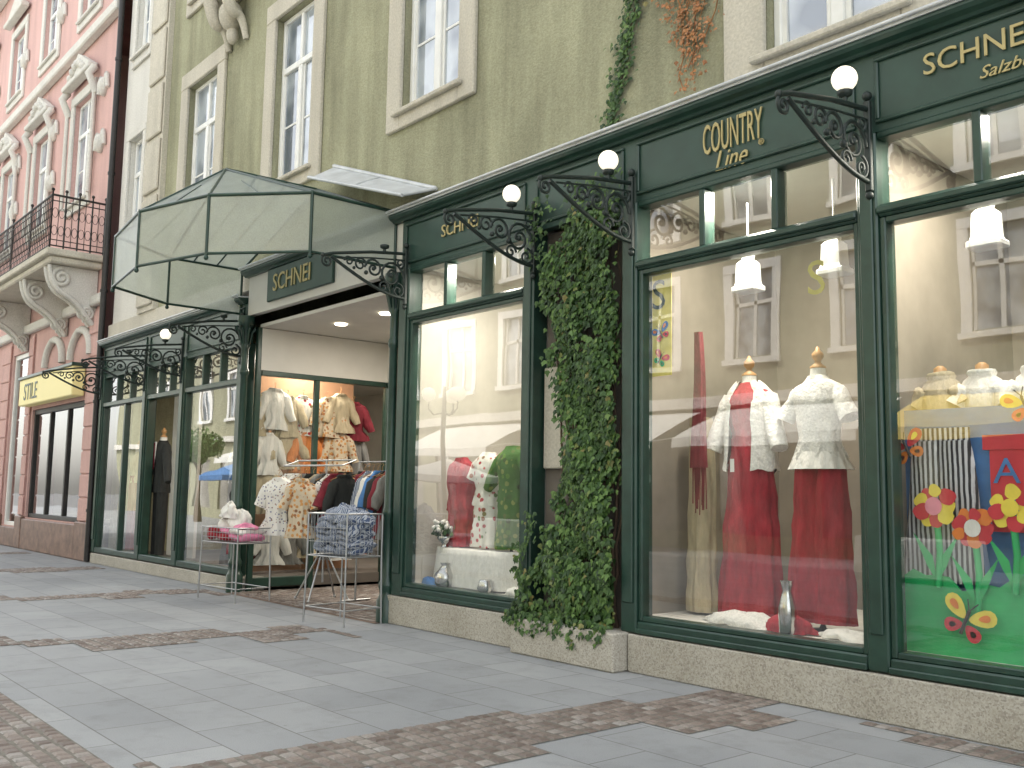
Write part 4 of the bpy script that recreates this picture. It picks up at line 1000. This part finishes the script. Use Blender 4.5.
q.lathe([(.14,0),(.14,.5),(.07,.6),(.05,3.6),(.04,4.2)],0,0,12)
for a_ in (0,2*pi/3,4*pi/3): q.tube([(0,0,3.5),(.25*math.cos(a_),.25*math.sin(a_),3.45),(.42*math.cos(a_),.42*math.sin(a_),3.6),(.42*math.cos(a_),.42*math.sin(a_),3.8)],.02)
q.obj("post",'green',L)
for a_ in (0,2*pi/3,4*pi/3):
    MB().sphere((.42*math.cos(a_),.42*math.sin(a_),3.98),.19,16,12).obj("globe",'globe',L)
T=thing("street_tree","leafy green street tree across the street","tree",(-43,-11.5,0)); q=MB(); q.tube([(0,0,0),(.05,0,1.5),(0,.05,3)],[.14,.1,.07],8)
for a_ in range(6): q.tube([(0,0,1.9+.15*a_),(.6*math.cos(a_),.6*math.sin(a_),2.9+.15*a_)],[.05,.02],6)
q.obj("trunk",'bark',T); mb=MB()
for i in range(2200):
    cc=random.choice([(0,0,3.6,.8),(.55,.2,3.2,.55),(-.55,-.15,3.3,.6),(.1,.6,3.1,.5),(0,-.5,3.5,.6)])
    v_=Vector((random.gauss(0,1),random.gauss(0,1),random.gauss(0,1))).normalized()*cc[3]*random.random()**.4
    leaf(mb,Vector(cc[:3])+v_,Vector((random.gauss(0,1),random.gauss(0,1),random.gauss(0,1))),Vector((0,0,1)),.13)
mb.obj("crown",leafmat("tree_leaves",[(0,(.04,.10,.02)),(.5,(.09,.20,.04)),(1,(.16,.30,.07))]),T)

# ------------------------------------------------------------------ lights
def area(loc,e,size,col=(1,.92,.80),rot=(0,0,0)):
    l=bpy.data.lights.new("display_light",'AREA'); l.energy=e; l.size=size; l.color=col
    o=bpy.data.objects.new("display_light",l); COL.objects.link(o); o.location=loc; o.rotation_euler=rot; return o
for x,e_ in ((-8.3,95),(-4.75,95),(-2.8,85)):
    area((x,.35,4.10),e_,.4)
area((-11.6,1.2,3.88),75,1.2); area((-11.6,3.8,3.8),150,1.8); area((-15.8,1.4,3.64),70,1.4); area((-14.2,1.3,3.66),50,.5)

el=math.radians(50)
W=bpy.data.worlds.new("World"); scene.world=W; W.use_nodes=True; nt=W.node_tree
bg=nt.nodes["Background"]; sky=nt.nodes.new("ShaderNodeTexSky"); sky.sky_type='NISHITA'; sky.sun_disc=False
sky.sun_elevation=el; sky.air_density=1.0; sky.dust_density=2.5; sky.ozone_density=1.0
az_dir=Vector((-.25,1,0)).normalized()
sky.sun_rotation=math.atan2(az_dir.x,az_dir.y)
hs=nt.nodes.new("ShaderNodeHueSaturation"); hs.inputs["Saturation"].default_value=.25
nt.links.new(sky.outputs[0],hs.inputs["Color"])
wc=mixc(nt,1.0,hs.outputs[0],(1,.98,.94),'MULTIPLY')
nt.links.new(wc,bg.inputs[0]); bg.inputs[1].default_value=.70
sl=bpy.data.lights.new("sun",'SUN'); sl.energy=5.0; sl.angle=math.radians(.5); sl.color=(1,.95,.86)
so=bpy.data.objects.new("sun",sl); COL.objects.link(so)
sd=Vector((az_dir.x*math.cos(el),az_dir.y*math.cos(el),math.sin(el)))
so.rotation_euler=sd.to_track_quat('Z','Y').to_euler()

# ------------------------------------------------------------------ camera
f=970.0; A=math.radians(40.3); pp=math.radians(6.45); r=math.radians(0.9)
Fv=Vector((-math.cos(A)*math.cos(pp), math.sin(A)*math.cos(pp), math.sin(pp)))
R0=Vector((math.sin(A),math.cos(A),0)); U0=R0.cross(Fv)
R=R0*math.cos(r)+U0*math.sin(r); U=-R0*math.sin(r)+U0*math.cos(r)
cam=bpy.data.cameras.new("camera"); co=bpy.data.objects.new("camera",cam); COL.objects.link(co)
mw=Matrix((( R.x,U.x,-Fv.x,0),(R.y,U.y,-Fv.y,-6.395),(R.z,U.z,-Fv.z,1.5),(0,0,0,1)))
co.matrix_world=mw; cam.sensor_width=36; cam.lens=f/1024*36; cam.clip_start=.05; cam.clip_end=500
scene.camera=co
scene.view_settings.view_transform='Standard'; scene.view_settings.look='None'; scene.view_settings.exposure=0
